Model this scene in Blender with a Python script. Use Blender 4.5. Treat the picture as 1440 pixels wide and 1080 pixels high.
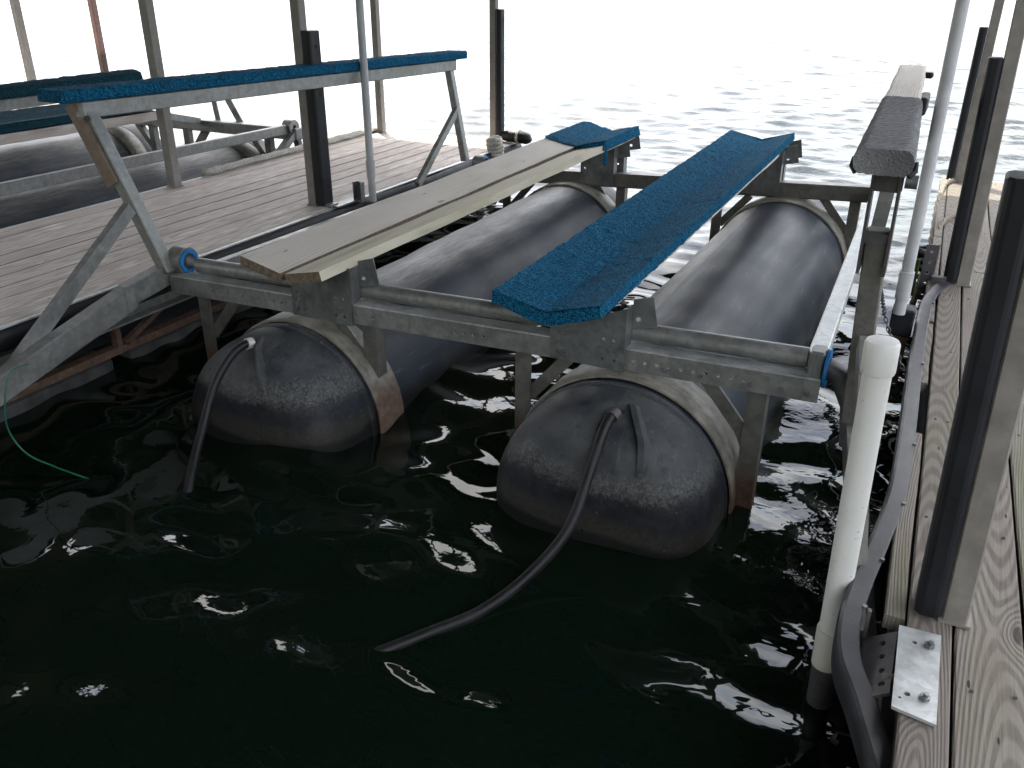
import bpy, bmesh, math, random
import numpy as np
from mathutils import Vector, Matrix, noise
from mathutils.geometry import delaunay_2d_cdt

random.seed(7)
rng = np.random.default_rng(11)
for o in list(bpy.data.objects):
    bpy.data.objects.remove(o)
scn = bpy.context.scene
COL = scn.collection

# ------------------------------------------------------------------ camera
cam_d = bpy.data.cameras.new('camera')
cam_d.sensor_width = 36.0
cam_d.lens = 30.5
cam_d.clip_start = 0.05
cam_d.clip_end = 20000
cam = bpy.data.objects.new('camera', cam_d)
COL.objects.link(cam)
cam.matrix_world = Matrix(((0.89506619, -0.19789553, 0.39961716, 0.0),
                           (0.44588771, 0.38435401, -0.80836634, 0.0),
                           (0.00637763, 0.90172576, 0.43226147, 1.26),
                           (0, 0, 0, 1)))
scn.camera = cam

# ------------------------------------------------------------------ sky and sun
SUN_ELEV, SUN_AZ = math.radians(54), math.radians(-48)      # azimuth from +Y towards +X
world = bpy.data.worlds.new('World')
scn.world = world
world.use_nodes = True
wn, wl = world.node_tree.nodes, world.node_tree.links
wn.clear()
w_out = wn.new('ShaderNodeOutputWorld')
w_bg = wn.new('ShaderNodeBackground')
w_bg.inputs['Strength'].default_value = 0.11
sky = wn.new('ShaderNodeTexSky')
sky.sky_type = 'NISHITA'
sky.sun_disc = False
sky.sun_elevation = SUN_ELEV
sky.sun_rotation = SUN_AZ
sky.dust_density = 2.5
sky.air_density = 1.0
w_tc = wn.new('ShaderNodeTexCoord')
w_map = wn.new('ShaderNodeMapping')
w_map.inputs['Scale'].default_value = (1.0, 1.0, 2.2)
w_noise = wn.new('ShaderNodeTexNoise')
w_noise.inputs['Scale'].default_value = 2.6
w_noise.inputs['Detail'].default_value = 7
w_noise.inputs['Roughness'].default_value = 0.55
w_ramp = wn.new('ShaderNodeValToRGB')
w_ramp.color_ramp.elements[0].position = 0.38
w_ramp.color_ramp.elements[1].position = 0.60
w_mix = wn.new('ShaderNodeMix')
w_mix.data_type = 'RGBA'
wl.new(w_tc.outputs['Generated'], w_map.inputs['Vector'])
wl.new(w_map.outputs['Vector'], w_noise.inputs['Vector'])
wl.new(w_noise.outputs['Fac'], w_ramp.inputs['Fac'])
wl.new(w_ramp.outputs['Color'], w_mix.inputs['Factor'])
wl.new(sky.outputs['Color'], w_mix.inputs['A'])
w_cl = wn.new('ShaderNodeMix')
w_cl.data_type = 'RGBA'
w_cl.inputs['Factor'].default_value = 0.85
w_cl.inputs['B'].default_value = (9.2, 9.0, 8.75, 1)
w_hs = wn.new('ShaderNodeHueSaturation')
w_hs.inputs['Saturation'].default_value = 0.12
w_hs.inputs['Value'].default_value = 1.9
wl.new(sky.outputs['Color'], w_hs.inputs['Color'])
wl.new(w_hs.outputs['Color'], w_cl.inputs['A'])
w_sep = wn.new('ShaderNodeSeparateXYZ')
w_lum = wn.new('ShaderNodeMath')
w_lum.operation = 'MULTIPLY_ADD'
w_lum.inputs[1].default_value = 0.9
w_lum.inputs[2].default_value = 0.62
w_mul = wn.new('ShaderNodeVectorMath')
w_mul.operation = 'SCALE'
wl.new(w_tc.outputs['Generated'], w_sep.inputs[0])
wl.new(w_sep.outputs[2], w_lum.inputs[0])
wl.new(w_cl.outputs['Result'], w_mul.inputs[0])
wl.new(w_lum.outputs[0], w_mul.inputs['Scale'])
wl.new(w_mul.outputs[0], w_mix.inputs['B'])
wl.new(w_mix.outputs['Result'], w_bg.inputs['Color'])
wl.new(w_bg.outputs['Background'], w_out.inputs['Surface'])

sun_d = bpy.data.lights.new('sun', 'SUN')
sun_d.energy = 2.2
sun_d.angle = math.radians(0.6)
sun_d.color = (1.0, 0.93, 0.82)
sun = bpy.data.objects.new('sun', sun_d)
COL.objects.link(sun)
sdir = Vector((math.sin(SUN_AZ) * math.cos(SUN_ELEV), math.cos(SUN_AZ) * math.cos(SUN_ELEV), math.sin(SUN_ELEV)))
sun.rotation_euler = sdir.to_track_quat('Z', 'Y').to_euler()

scn.view_settings.view_transform = 'Standard'
scn.view_settings.look = 'None'
scn.view_settings.gamma = 1
scn.view_settings.exposure = 2.28
scn.view_settings.use_curve_mapping = False
scn.render.engine = 'CYCLES'
scn.cycles.use_denoising = True
scn.cycles.use_adaptive_sampling = True
scn.cycles.adaptive_threshold = 0.02
scn.cycles.max_bounces = 6
scn.cycles.diffuse_bounces = 3
scn.cycles.glossy_bounces = 3
scn.cycles.caustics_reflective = True
scn.cycles.blur_glossy = 0.6
scn.cycles.sample_clamp_indirect = 5.0

# ------------------------------------------------------------------ materials
MATS = {}

class NT:
    def __init__(s, name):
        s.m = bpy.data.materials.new(name)
        s.m.use_nodes = True
        s.n, s.l = s.m.node_tree.nodes, s.m.node_tree.links
        s.b = s.n['Principled BSDF']
        MATS[name] = s.m
    def set(s, sock, v):
        if isinstance(v, bpy.types.NodeSocket):
            s.l.new(v, sock)
        elif v is not None:
            sock.default_value = v
    def p(s, name, v):
        s.set(s.b.inputs[name], v)
    def coord(s, which='Object'):
        return s.n.new('ShaderNodeTexCoord').outputs[which]
    def pos(s):
        return s.n.new('ShaderNodeNewGeometry').outputs['Position']
    def rnd(s):
        return s.n.new('ShaderNodeObjectInfo').outputs['Random']
    def map(s, v, scale=(1, 1, 1), loc=(0, 0, 0), rot=(0, 0, 0)):
        q = s.n.new('ShaderNodeMapping')
        s.set(q.inputs['Vector'], v)
        q.inputs['Scale'].default_value = scale
        q.inputs['Location'].default_value = loc
        q.inputs['Rotation'].default_value = rot
        return q.outputs['Vector']
    def noise(s, v, scale=5, detail=3, rough=0.5, dist=0.0):
        q = s.n.new('ShaderNodeTexNoise')
        s.set(q.inputs['Vector'], v)
        q.inputs['Scale'].default_value = scale
        q.inputs['Detail'].default_value = detail
        q.inputs['Roughness'].default_value = rough
        q.inputs['Distortion'].default_value = dist
        return q.outputs['Fac']
    def voro(s, v, scale=5, feature='F1', out='Distance'):
        q = s.n.new('ShaderNodeTexVoronoi')
        q.feature = feature
        s.set(q.inputs['Vector'], v)
        q.inputs['Scale'].default_value = scale
        return q.outputs[out]
    def math(s, op, a, b=None, c=None, clamp=False):
        q = s.n.new('ShaderNodeMath')
        q.operation = op
        q.use_clamp = clamp
        s.set(q.inputs[0], a)
        if b is not None: s.set(q.inputs[1], b)
        if c is not None: s.set(q.inputs[2], c)
        return q.outputs[0]
    def vadd(s, a, b):
        q = s.n.new('ShaderNodeVectorMath')
        q.operation = 'ADD'
        s.set(q.inputs[0], a); s.set(q.inputs[1], b)
        return q.outputs[0]
    def sep(s, v):
        q = s.n.new('ShaderNodeSeparateXYZ')
        s.set(q.inputs[0], v)
        return q.outputs
    def comb(s, x, y, z):
        q = s.n.new('ShaderNodeCombineXYZ')
        for i, v in enumerate((x, y, z)): s.set(q.inputs[i], v)
        return q.outputs[0]
    def range(s, v, a, b, c=0.0, d=1.0):
        q = s.n.new('ShaderNodeMapRange')
        q.interpolation_type = 'SMOOTHSTEP'
        s.set(q.inputs[0], v)
        for i, k in enumerate((a, b, c, d)): q.inputs[i + 1].default_value = k
        return q.outputs[0]
    def ramp(s, f, stops):
        q = s.n.new('ShaderNodeValToRGB')
        e = q.color_ramp.elements
        while len(e) < len(stops): e.new(0.5)
        for k, (pz, col) in zip(e, stops):
            k.position = pz
            k.color = tuple(col) + (1,)
        s.set(q.inputs['Fac'], f)
        return q.outputs['Color']
    def mix(s, f, a, b, mode='MIX'):
        q = s.n.new('ShaderNodeMix')
        q.data_type = 'RGBA'
        q.blend_type = mode
        s.set(q.inputs['Factor'], f)
        for k, v in (('A', a), ('B', b)):
            s.set(q.inputs[k], v if isinstance(v, bpy.types.NodeSocket) else tuple(v) + (1,))
        return q.outputs['Result']
    def bump(s, h, strength=0.5, dist=0.01, normal=None):
        q = s.n.new('ShaderNodeBump')
        q.inputs['Strength'].default_value = strength
        q.inputs['Distance'].default_value = dist
        s.set(q.inputs['Height'], h)
        if normal is not None: s.set(q.inputs['Normal'], normal)
        return q.outputs['Normal']

def steel(name, base, rust_z=None, metal=0.55, rough=0.48, spangle=0.12, runs=0.4):
    t = NT(name)
    c = t.pos()
    n1 = t.noise(c, 14, 5, 0.6)
    n2 = t.sep(t.voro(c, 55, out='Color'))[0]
    n3 = t.noise(c, 3.0, 4, 0.65, 0.5)
    dark = tuple(k * 0.80 for k in base)
    lite = tuple(min(1, k * 1.12) for k in base)
    col = t.mix(t.range(n1, 0.3, 0.7), dark, lite)
    col = t.mix(spangle, col, n2, 'OVERLAY')
    run = t.noise(t.map(c, (40, 40, 4)), 1.0, 4, 0.6)
    col = t.mix(t.range(run, 0.55, 0.72, 0, runs), col, tuple(k * f for k, f in zip(base, (0.62, 0.55, 0.45))))
    col = t.mix(t.range(n3, 0.48, 0.78, 0, 0.6), col, tuple(k * f for k, f in zip(base, (0.74, 0.70, 0.60))))
    r = rough
    if rust_z is not None:
        z = t.sep(c)[2]
        zz = t.math('ADD', z, t.math('MULTIPLY', t.math('SUBTRACT', n3, 0.5), 0.16))
        f = t.range(zz, rust_z, rust_z - 0.10, 0, 0.92)
        rc = t.ramp(t.noise(c, 38, 5, 0.7), [(0.3, (0.035, 0.018, 0.012)), (0.52, (0.095, 0.052, 0.034)), (0.75, (0.17, 0.11, 0.078))])
        col = t.mix(f, col, rc)
        t.p('Metallic', t.math('MULTIPLY', t.math('SUBTRACT', 1.0, f), metal))
    else:
        t.p('Metallic', metal)
    t.p('Base Color', col)
    t.p('Roughness', t.range(n1, 0.2, 0.8, r - 0.1, r + 0.15))
    t.p('Normal', t.bump(t.noise(c, 90, 3), 0.15, 0.003))
    return t.m

steel('galvanized', (0.25, 0.255, 0.248))
steel('galvanized_leg', (0.160, 0.158, 0.143), rust_z=-0.20)
steel('galvanized_plate', (0.20, 0.207, 0.21), metal=0.7, rough=0.42)
steel('bright_zinc', (0.52, 0.54, 0.54), metal=0.6, rough=0.5)
steel('galvanized_dark', (0.17, 0.16, 0.148))
steel('dark_steel', (0.10, 0.095, 0.10), metal=0.5, rough=0.5)
steel('rust_steel', (0.22, 0.17, 0.13), rust_z=-0.02, metal=0.4, rough=0.6)
steel('post_paint', (0.23, 0.212, 0.192), metal=0.1, rough=0.55, spangle=0.02, runs=0.2)
steel('post_rust', (0.30, 0.17, 0.14), rust_z=0.55, metal=0.1, rough=0.6)

def plain(name, base, rough=0.5, var=0.25, scale=20, bump=0.1, spec=0.5):
    t = NT(name)
    c = t.pos()
    n = t.noise(c, scale, 5, 0.6)
    t.p('Base Color', t.mix(t.range(n, 0.3, 0.7), tuple(k * (1 - var) for k in base), tuple(min(1, k * (1 + var)) for k in base)))
    t.p('Roughness', t.range(n, 0.25, 0.75, rough - 0.08, rough + 0.1))
    t.p('Normal', t.bump(t.noise(c, scale * 6, 3), bump, 0.004))
    t.p('Specular IOR Level', spec)
    return t.m

plain('black_rubber', (0.0065, 0.0075, 0.0105), 0.55, 0.3, 12, 0.15, 0.35)
plain('strip_rubber', (0.028, 0.028, 0.032), 0.42, 0.35, 14, 0.12, 0.5)
plain('black_hose', (0.011, 0.011, 0.012), 0.52, 0.45, 16, 0.15, 0.35)
plain('blue_plastic', (0.01, 0.16, 0.42), 0.4, 0.2, 30)
plain('roof_metal', (0.075, 0.072, 0.068), 0.6, 0.2, 3)
plain('roof_timber', (0.10, 0.08, 0.06), 0.7, 0.25, 9)
plain('float_grey', (0.045, 0.045, 0.045), 0.7, 0.5, 9, 0.4)
plain('float_black', (0.012, 0.012, 0.013), 0.6, 0.3, 9, 0.2)
plain('green_line', (0.012, 0.13, 0.08), 0.5, 0.1)
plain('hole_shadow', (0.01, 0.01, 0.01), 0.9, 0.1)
plain('nail', (0.03, 0.022, 0.02), 0.6, 0.2)
plain('chain_steel', (0.05, 0.045, 0.045), 0.45, 0.3)
plain('chrome_clamp', (0.5, 0.5, 0.5), 0.25, 0.1)
plain('pad_green', (0.06, 0.13, 0.015), 0.7, 0.4, 30, 0.5)

# PVC
t = NT('white_pvc')
c = t.pos()
n = t.noise(c, 7, 6, 0.7)
z = t.sep(c)[2]
speck = t.range(t.noise(c, 75, 2, 0.5), 0.68, 0.78)
col = t.mix(t.range(n, 0.5, 0.8, 0, 0.5), (0.74, 0.74, 0.71), (0.55, 0.52, 0.43))
low = t.range(t.math('ADD', z, t.math('MULTIPLY', n, 0.35)), 0.16, -0.22, 0, 0.75)
col = t.mix(low, col, (0.42, 0.37, 0.26))
col = t.mix(t.math('MULTIPLY', speck, 0.6), col, (0.2, 0.17, 0.12))
t.p('Base Color', col); t.p('Roughness', 0.38)
t.p('Normal', t.bump(t.noise(c, 60, 2), 0.05, 0.002))

plain('pvc_backlit', (0.42, 0.42, 0.43), 0.45, 0.12, 9)  # darker copy of the white PVC, with the backlit shade put into its colour
# rope
t = NT('rope_fibre')
c = t.coord()
n = t.noise(c, 120, 4, 0.7)
t.p('Base Color', t.ramp(n, [(0.3, (0.10, 0.08, 0.055)), (0.7, (0.42, 0.37, 0.30))]))
t.p('Roughness', 0.9); t.p('Normal', t.bump(n, 0.9, 0.01))
t = NT('foam_pad')
c = t.pos()
n = t.noise(c, 60, 5, 0.7)
t.p('Base Color', t.ramp(n, [(0.3, (0.26, 0.235, 0.20)), (0.7, (0.56, 0.53, 0.47))]))
t.p('Roughness', 0.9); t.p('Normal', t.bump(n, 0.8, 0.012))

# tanks
def tank_mat(name, x0, z0, edge, soft):
    t = NT(name)
    c = t.pos()
    x, y, z = t.sep(c)
    streak = t.noise(t.map(c, (9, 1.1, 9)), 1.0, 6, 0.65)
    fine = t.noise(t.map(c, (60, 9, 60)), 1.0, 4, 0.6)
    blot = t.noise(c, 4.2, 5, 0.6, 0.6)
    base = t.mix(t.range(streak, 0.25, 0.75), (0.016, 0.023, 0.033), (0.036, 0.044, 0.056))
    base = t.mix(t.range(blot, 0.5, 0.75, 0, 0.55), base, (0.062, 0.054, 0.048))
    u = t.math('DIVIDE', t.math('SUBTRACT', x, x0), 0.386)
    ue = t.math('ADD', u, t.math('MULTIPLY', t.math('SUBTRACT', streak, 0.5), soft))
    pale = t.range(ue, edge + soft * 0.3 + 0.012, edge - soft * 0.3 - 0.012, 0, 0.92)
    pale_tone = t.mix(t.range(fine, 0.3, 0.7), (0.11, 0.108, 0.105), (0.21, 0.205, 0.195))  # paler tone over one flank of the shell, border broken by the streaks
    base = t.mix(pale, base, pale_tone)
    scr = t.range(t.noise(t.map(c, (50, 5, 50), rot=(0, 0, 0.3)), 1.0, 3, 0.55), 0.62, 0.74, 0, 0.35)
    base = t.mix(scr, base, (0.17, 0.16, 0.15))
    zz = t.math('ADD', z, t.math('MULTIPLY', t.math('SUBTRACT', blot, 0.5), 0.06))
    wet = t.range(zz, -0.30, -0.37)
    base = t.mix(wet, base, (0.012, 0.013, 0.013))
    t.p('Base Color', base)
    t.p('Roughness', t.range(streak, 0.25, 0.75, 0.38, 0.54))
    t.p('Specular IOR Level', 0.20)
    t.p('Normal', t.bump(t.math('ADD', streak, t.math('MULTIPLY', fine, 0.4)), 0.12, 0.01))
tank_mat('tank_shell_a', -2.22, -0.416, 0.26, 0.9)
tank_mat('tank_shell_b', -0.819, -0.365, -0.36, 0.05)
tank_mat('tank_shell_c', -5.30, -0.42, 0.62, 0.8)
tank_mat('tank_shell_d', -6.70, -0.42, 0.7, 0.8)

t = NT('tank_end')
c = t.pos()
x, y, z = t.sep(c)
n1 = t.noise(c, 6.5, 6, 0.62, 0.4)
n2 = t.noise(c, 70, 4, 0.65)
n3 = t.noise(c, 190, 2, 0.6)
big = t.noise(c, 3.1, 4, 0.6)
col = t.mix(t.range(n1, 0.3, 0.7), (0.011, 0.013, 0.018), (0.040, 0.042, 0.046))
zz = t.math('ADD', z, t.math('MULTIPLY', t.math('SUBTRACT', big, 0.5), 0.14))
# chalky film on the shoulder, then a speckled mineral line, then dark, then dull brown slime near the water
n4 = t.noise(c, 26, 5, 0.7)
film = t.mix(t.range(n1, 0.32, 0.66), (0.022, 0.026, 0.033), (0.066, 0.070, 0.073))
film = t.mix(t.range(n4, 0.54, 0.66, 0, 0.45), film, (0.013, 0.015, 0.020))
drip = t.noise(t.map(c, (34, 10, 2.2)), 1.0, 4, 0.6)
film = t.mix(t.range(drip, 0.54, 0.72, 0, 0.55), film, (0.095, 0.095, 0.088))
z3 = t.math('ADD', z, t.math('MULTIPLY', t.math('SUBTRACT', n1, 0.5), 0.16))
up = t.range(z3, -0.215, -0.165)
navy = t.mix(t.range(n4, 0.35, 0.65), (0.009, 0.0105, 0.014), (0.018, 0.021, 0.027))
col = t.mix(up, navy, film)
line = t.math('MULTIPLY', t.range(z3, -0.235, -0.195), t.range(z3, -0.115, -0.165))
spk = t.range(t.math('ADD', t.math('MULTIPLY', n2, 0.5), t.math('MULTIPLY', n3, 0.5)), 0.42, 0.62)
col = t.mix(t.math('MULTIPLY', t.math('MULTIPLY', line, spk), 0.5), col, (0.17, 0.168, 0.15))
low = t.math('MULTIPLY', t.range(z3, -0.265, -0.325), t.range(n2, 0.36, 0.62, 0.35, 1.0))
col = t.mix(low, col, (0.036, 0.033, 0.026))
dots = t.range(t.noise(c, 45, 3, 0.5), 0.69, 0.76, 0, 0.45)
col = t.mix(dots, col, (0.20, 0.19, 0.16))
wet = t.range(zz, -0.355, -0.385)
col = t.mix(wet, col, (0.008, 0.009, 0.009))
t.p('Base Color', col)
t.p('Roughness', t.range(n1, 0.25, 0.75, 0.45, 0.68)); t.p('Specular IOR Level', 0.3)
t.p('Normal', t.bump(t.math('ADD', t.math('MULTIPLY', n2, 0.5), t.math('MULTIPLY', n1, 0.6)), 0.22, 0.006))

t = NT('strap_tan')
c = t.pos()
n = t.noise(c, 11, 5, 0.65)
z = t.sep(c)[2]
col = t.mix(t.range(n, 0.3, 0.7), (0.13, 0.122, 0.10), (0.27, 0.255, 0.215))
col = t.mix(t.range(t.noise(t.map(c, (12, 40, 12)), 1.0, 5, 0.65), 0.5, 0.68, 0, 0.6), col, (0.075, 0.066, 0.052))
zz = t.math('ADD', z, t.math('MULTIPLY', t.math('SUBTRACT', n, 0.5), 0.2))
rc = t.ramp(t.noise(c, 30, 5, 0.7), [(0.3, (0.04, 0.018, 0.012)), (0.55, (0.115, 0.062, 0.04)), (0.75, (0.22, 0.14, 0.095))])
col = t.mix(t.range(zz, -0.18, -0.30, 0, 0.8), col, rc)
t.p('Base Color', col); t.p('Roughness', 0.6)
t.p('Normal', t.bump(n, 0.2, 0.006))

# carpets
def carpet(name, a, b, c3):
    t = NT(name)
    c = t.pos()
    n = t.noise(c, 230, 2, 0.6)
    m = t.noise(c, 6, 5, 0.6)
    f = t.noise(c, 90, 2, 0.6)
    col = t.ramp(t.math('ADD', t.math('MULTIPLY', n, 0.65), t.math('MULTIPLY', f, 0.35)), [(0.385, a), (0.5, b), (0.615, c3)])
    col = t.mix(t.range(m, 0.5, 0.75, 0, 0.45), col, tuple(0.5 * (p + q) * 0.8 + 0.016 for p, q in zip(a, b)))
    t.p('Base Color', col)
    t.p('Roughness', 0.95); t.p('Specular IOR Level', 0.1)
    t.p('Normal', t.bump(n, 1.0, 0.008))
carpet('blue_carpet', (0.002, 0.018, 0.042), (0.006, 0.086, 0.178), (0.024, 0.21, 0.365))
carpet('teal_carpet', (0.005, 0.020, 0.032), (0.013, 0.058, 0.085), (0.03, 0.11, 0.14))
t = NT('grey_carpet')
c = t.coord()
wv = t.n.new('ShaderNodeTexWave')
wv.wave_type = 'BANDS'; wv.bands_direction = 'Y'
wv.inputs['Scale'].default_value = 20
wv.inputs['Distortion'].default_value = 1.2
wv.inputs['Detail'].default_value = 2
t.set(wv.inputs['Vector'], c)
n = t.noise(c, 180, 2, 0.6)
t.p('Base Color', t.mix(t.math('ADD', t.math('MULTIPLY', n, 0.45), t.math('MULTIPLY', wv.outputs['Fac'], 0.55)), (0.07, 0.07, 0.073), (0.30, 0.30, 0.305)))
t.p('Roughness', 0.95); t.p('Specular IOR Level', 0.1)
t.p('Normal', t.bump(t.math('ADD', wv.outputs['Fac'], n), 0.9, 0.006))

# weathered timber: growth rings cut by the board face, so the figure runs in cathedrals along the length (local Y)
def wood(name, pale, dark, freq=48.0, contrast=1.0, stain=None, green=0.0, worn=None, knots=0.022):
    t = NT(name)
    c0 = t.coord()
    r = t.rnd()
    c = t.vadd(c0, t.comb(t.math('MULTIPLY', r, 1.7), t.math('MULTIPLY', r, 37.0), t.math('MULTIPLY', r, 3.0)))
    x, y, z = t.sep(c0)
    x2, y2, z2 = t.sep(c)
    wob = t.math('SUBTRACT', t.noise(t.map(c, (2.0, 0.55, 2.0)), 1.0, 3, 0.55), 0.5)
    wob2 = t.math('SUBTRACT', t.noise(t.map(c, (10.0, 1.0, 10.0)), 1.0, 3, 0.5), 0.5)
    kv = t.map(c, (5.0, 1.7, 0.0))
    kd = t.voro(kv, 1.0)
    bulge = t.math('MULTIPLY', t.math('POWER', 2.718, t.math('MULTIPLY', t.math('MULTIPLY', kd, kd), -55.0)), knots)
    cx = t.math('ADD', x, t.math('ADD', t.math('MULTIPLY', wob, 0.045), t.math('MULTIPLY', t.math('SUBTRACT', r, 0.5), 0.07)))
    tilt = t.math('ADD', t.math('MULTIPLY', t.math('PINGPONG', t.math('MULTIPLY', y2, 0.055), 0.10), 1.0), 0.012)
    rad = t.math('SQRT', t.math('ADD', t.math('MULTIPLY', cx, cx), t.math('MULTIPLY', tilt, tilt)))
    rad = t.math('ADD', rad, t.math('ADD', bulge, t.math('MULTIPLY', wob2, 0.007)))
    ring = t.math('SINE', t.math('MULTIPLY', rad, freq * 6.283))
    ring = t.range(ring, -0.7, 0.85)
    fibre = t.noise(t.map(c, (260, 7, 260)), 1.0, 3, 0.6)
    patch = t.noise(t.map(c, (7, 1.6, 7)), 1.0, 4, 0.6)
    f = t.math('MULTIPLY', ring, contrast)
    f = t.math('ADD', f, t.math('MULTIPLY', t.math('SUBTRACT', fibre, 0.5), 1.1))
    f = t.math('ADD', f, t.math('MULTIPLY', t.math('SUBTRACT', patch, 0.5), 0.9), clamp=True)
    col = t.mix(f, pale, dark)
    if stain:
        col = t.mix(t.range(t.noise(t.map(c, (9, 2.0, 9)), 1.0, 4, 0.6), 0.52, 0.72, 0, 0.65), col, stain)
    if green:
        col = t.mix(t.range(t.noise(t.map(c, (8, 1.1, 8)), 1.0, 4, 0.6), 0.5, 0.75, 0, green), col, (0.13, 0.15, 0.055))
    if worn:
        wn_ = t.noise(t.map(c, (16, 2.2, 16)), 1.0, 6, 0.72)
        col = t.mix(t.range(wn_, 0.53, 0.66, 0, 0.75), col, worn)
    knot = t.range(kd, 0.07, 0.035, 0, 0.75)
    col = t.mix(knot, col, tuple(k * 0.4 for k in dark))
    hole = t.range(t.voro(t.map(c, (19, 4.5, 0)), 1.0), 0.062, 0.045, 0, 0.9)
    col = t.mix(hole, col, (0.02, 0.016, 0.014))
    col = t.mix(t.math('MULTIPLY', t.math('SUBTRACT', r, 0.35), 0.6, clamp=True), col, dark)
    t.p('Base Color', col)
    t.p('Roughness', 0.78); t.p('Specular IOR Level', 0.25)
    hgt = t.math('SUBTRACT', t.math('ADD', t.math('MULTIPLY', fibre, 0.6), t.math('MULTIPLY', t.math('SUBTRACT', 1.0, ring), 0.4)), hole)
    t.p('Normal', t.bump(hgt, 0.5, 0.004))
wood('deck_wood_near', (0.205, 0.185, 0.158), (0.078, 0.062, 0.055), 190, 0.52, stain=(0.16, 0.12, 0.11), green=0.45)
wood('deck_wood_pink', (0.56, 0.495, 0.445), (0.30, 0.245, 0.213), 110, 0.45, stain=(0.34, 0.285, 0.25), worn=(0.74, 0.71, 0.68), knots=0.01)
wood('plank_grey', (0.60, 0.555, 0.495), (0.44, 0.395, 0.34), 100, 0.45, stain=(0.45, 0.395, 0.335), knots=0.012)
plain('board_edge', (0.035, 0.028, 0.025), 0.9, 0.4, 30, 0.4, 0.1)
plain('plank_end', (0.15, 0.115, 0.08), 0.85, 0.45, 60, 0.6)
wood('plank_fresh', (0.54, 0.50, 0.40), (0.38, 0.345, 0.255), 100, 0.45, green=0.5, knots=0.012)

# water
t = NT('water')
c = t.pos()
x, y, z = t.sep(c)
lake = t.range(y, 4.2, 8.5)
inside = t.math('SUBTRACT', 1.0, lake)
w1 = t.noise(t.map(c, (7.0, 9.5, 1), rot=(0, 0, 0.35)), 1.0, 2, 0.5, 0.6)
w2 = t.noise(t.map(c, (26, 34, 1), rot=(0, 0, -0.5)), 1.0, 2, 0.5, 0.4)
patch = t.range(t.noise(t.map(c, (1.1, 1.5, 1), loc=(3, 1, 0)), 1.0, 2, 0.5), 0.46, 0.62)
right = t.range(x, -0.9, -0.3, 0.25, 1.0)
w3 = t.noise(t.map(c, (1.3, 3.2, 1), rot=(0, 0, 0.15)), 1.0, 3, 0.6, 0.3)
h = t.math('MULTIPLY', w1, t.math('ADD', t.math('MULTIPLY', right, 0.0045), t.math('MULTIPLY', lake, 0.008)))
h = t.math('ADD', h, t.math('MULTIPLY', w2, t.math('ADD', t.math('MULTIPLY', t.math('MULTIPLY', patch, right), 0.0022), t.math('MULTIPLY', lake, 0.0022))))
h = t.math('ADD', h, t.math('MULTIPLY', w3, t.math('MULTIPLY', lake, t.range(y, 9.0, 36.0, 0.012, 0.15))))
t.p('Base Color', (0.0032, 0.0078, 0.0042, 1))
t.p('Roughness', 0.02)
t.p('IOR', 1.333)
t.p('Normal', t.bump(h, 1.0, 1.0))

# ------------------------------------------------------------------ mesh helpers
def frame(d, up=(0, 0, 1)):
    d = Vector(d).normalized()
    u = Vector(up)
    s = d.cross(u)
    if s.length < 1e-4:
        s = d.cross(Vector((1, 0, 0)))
    s.normalize()
    u = s.cross(d).normalized()
    return d, s, u

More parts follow.
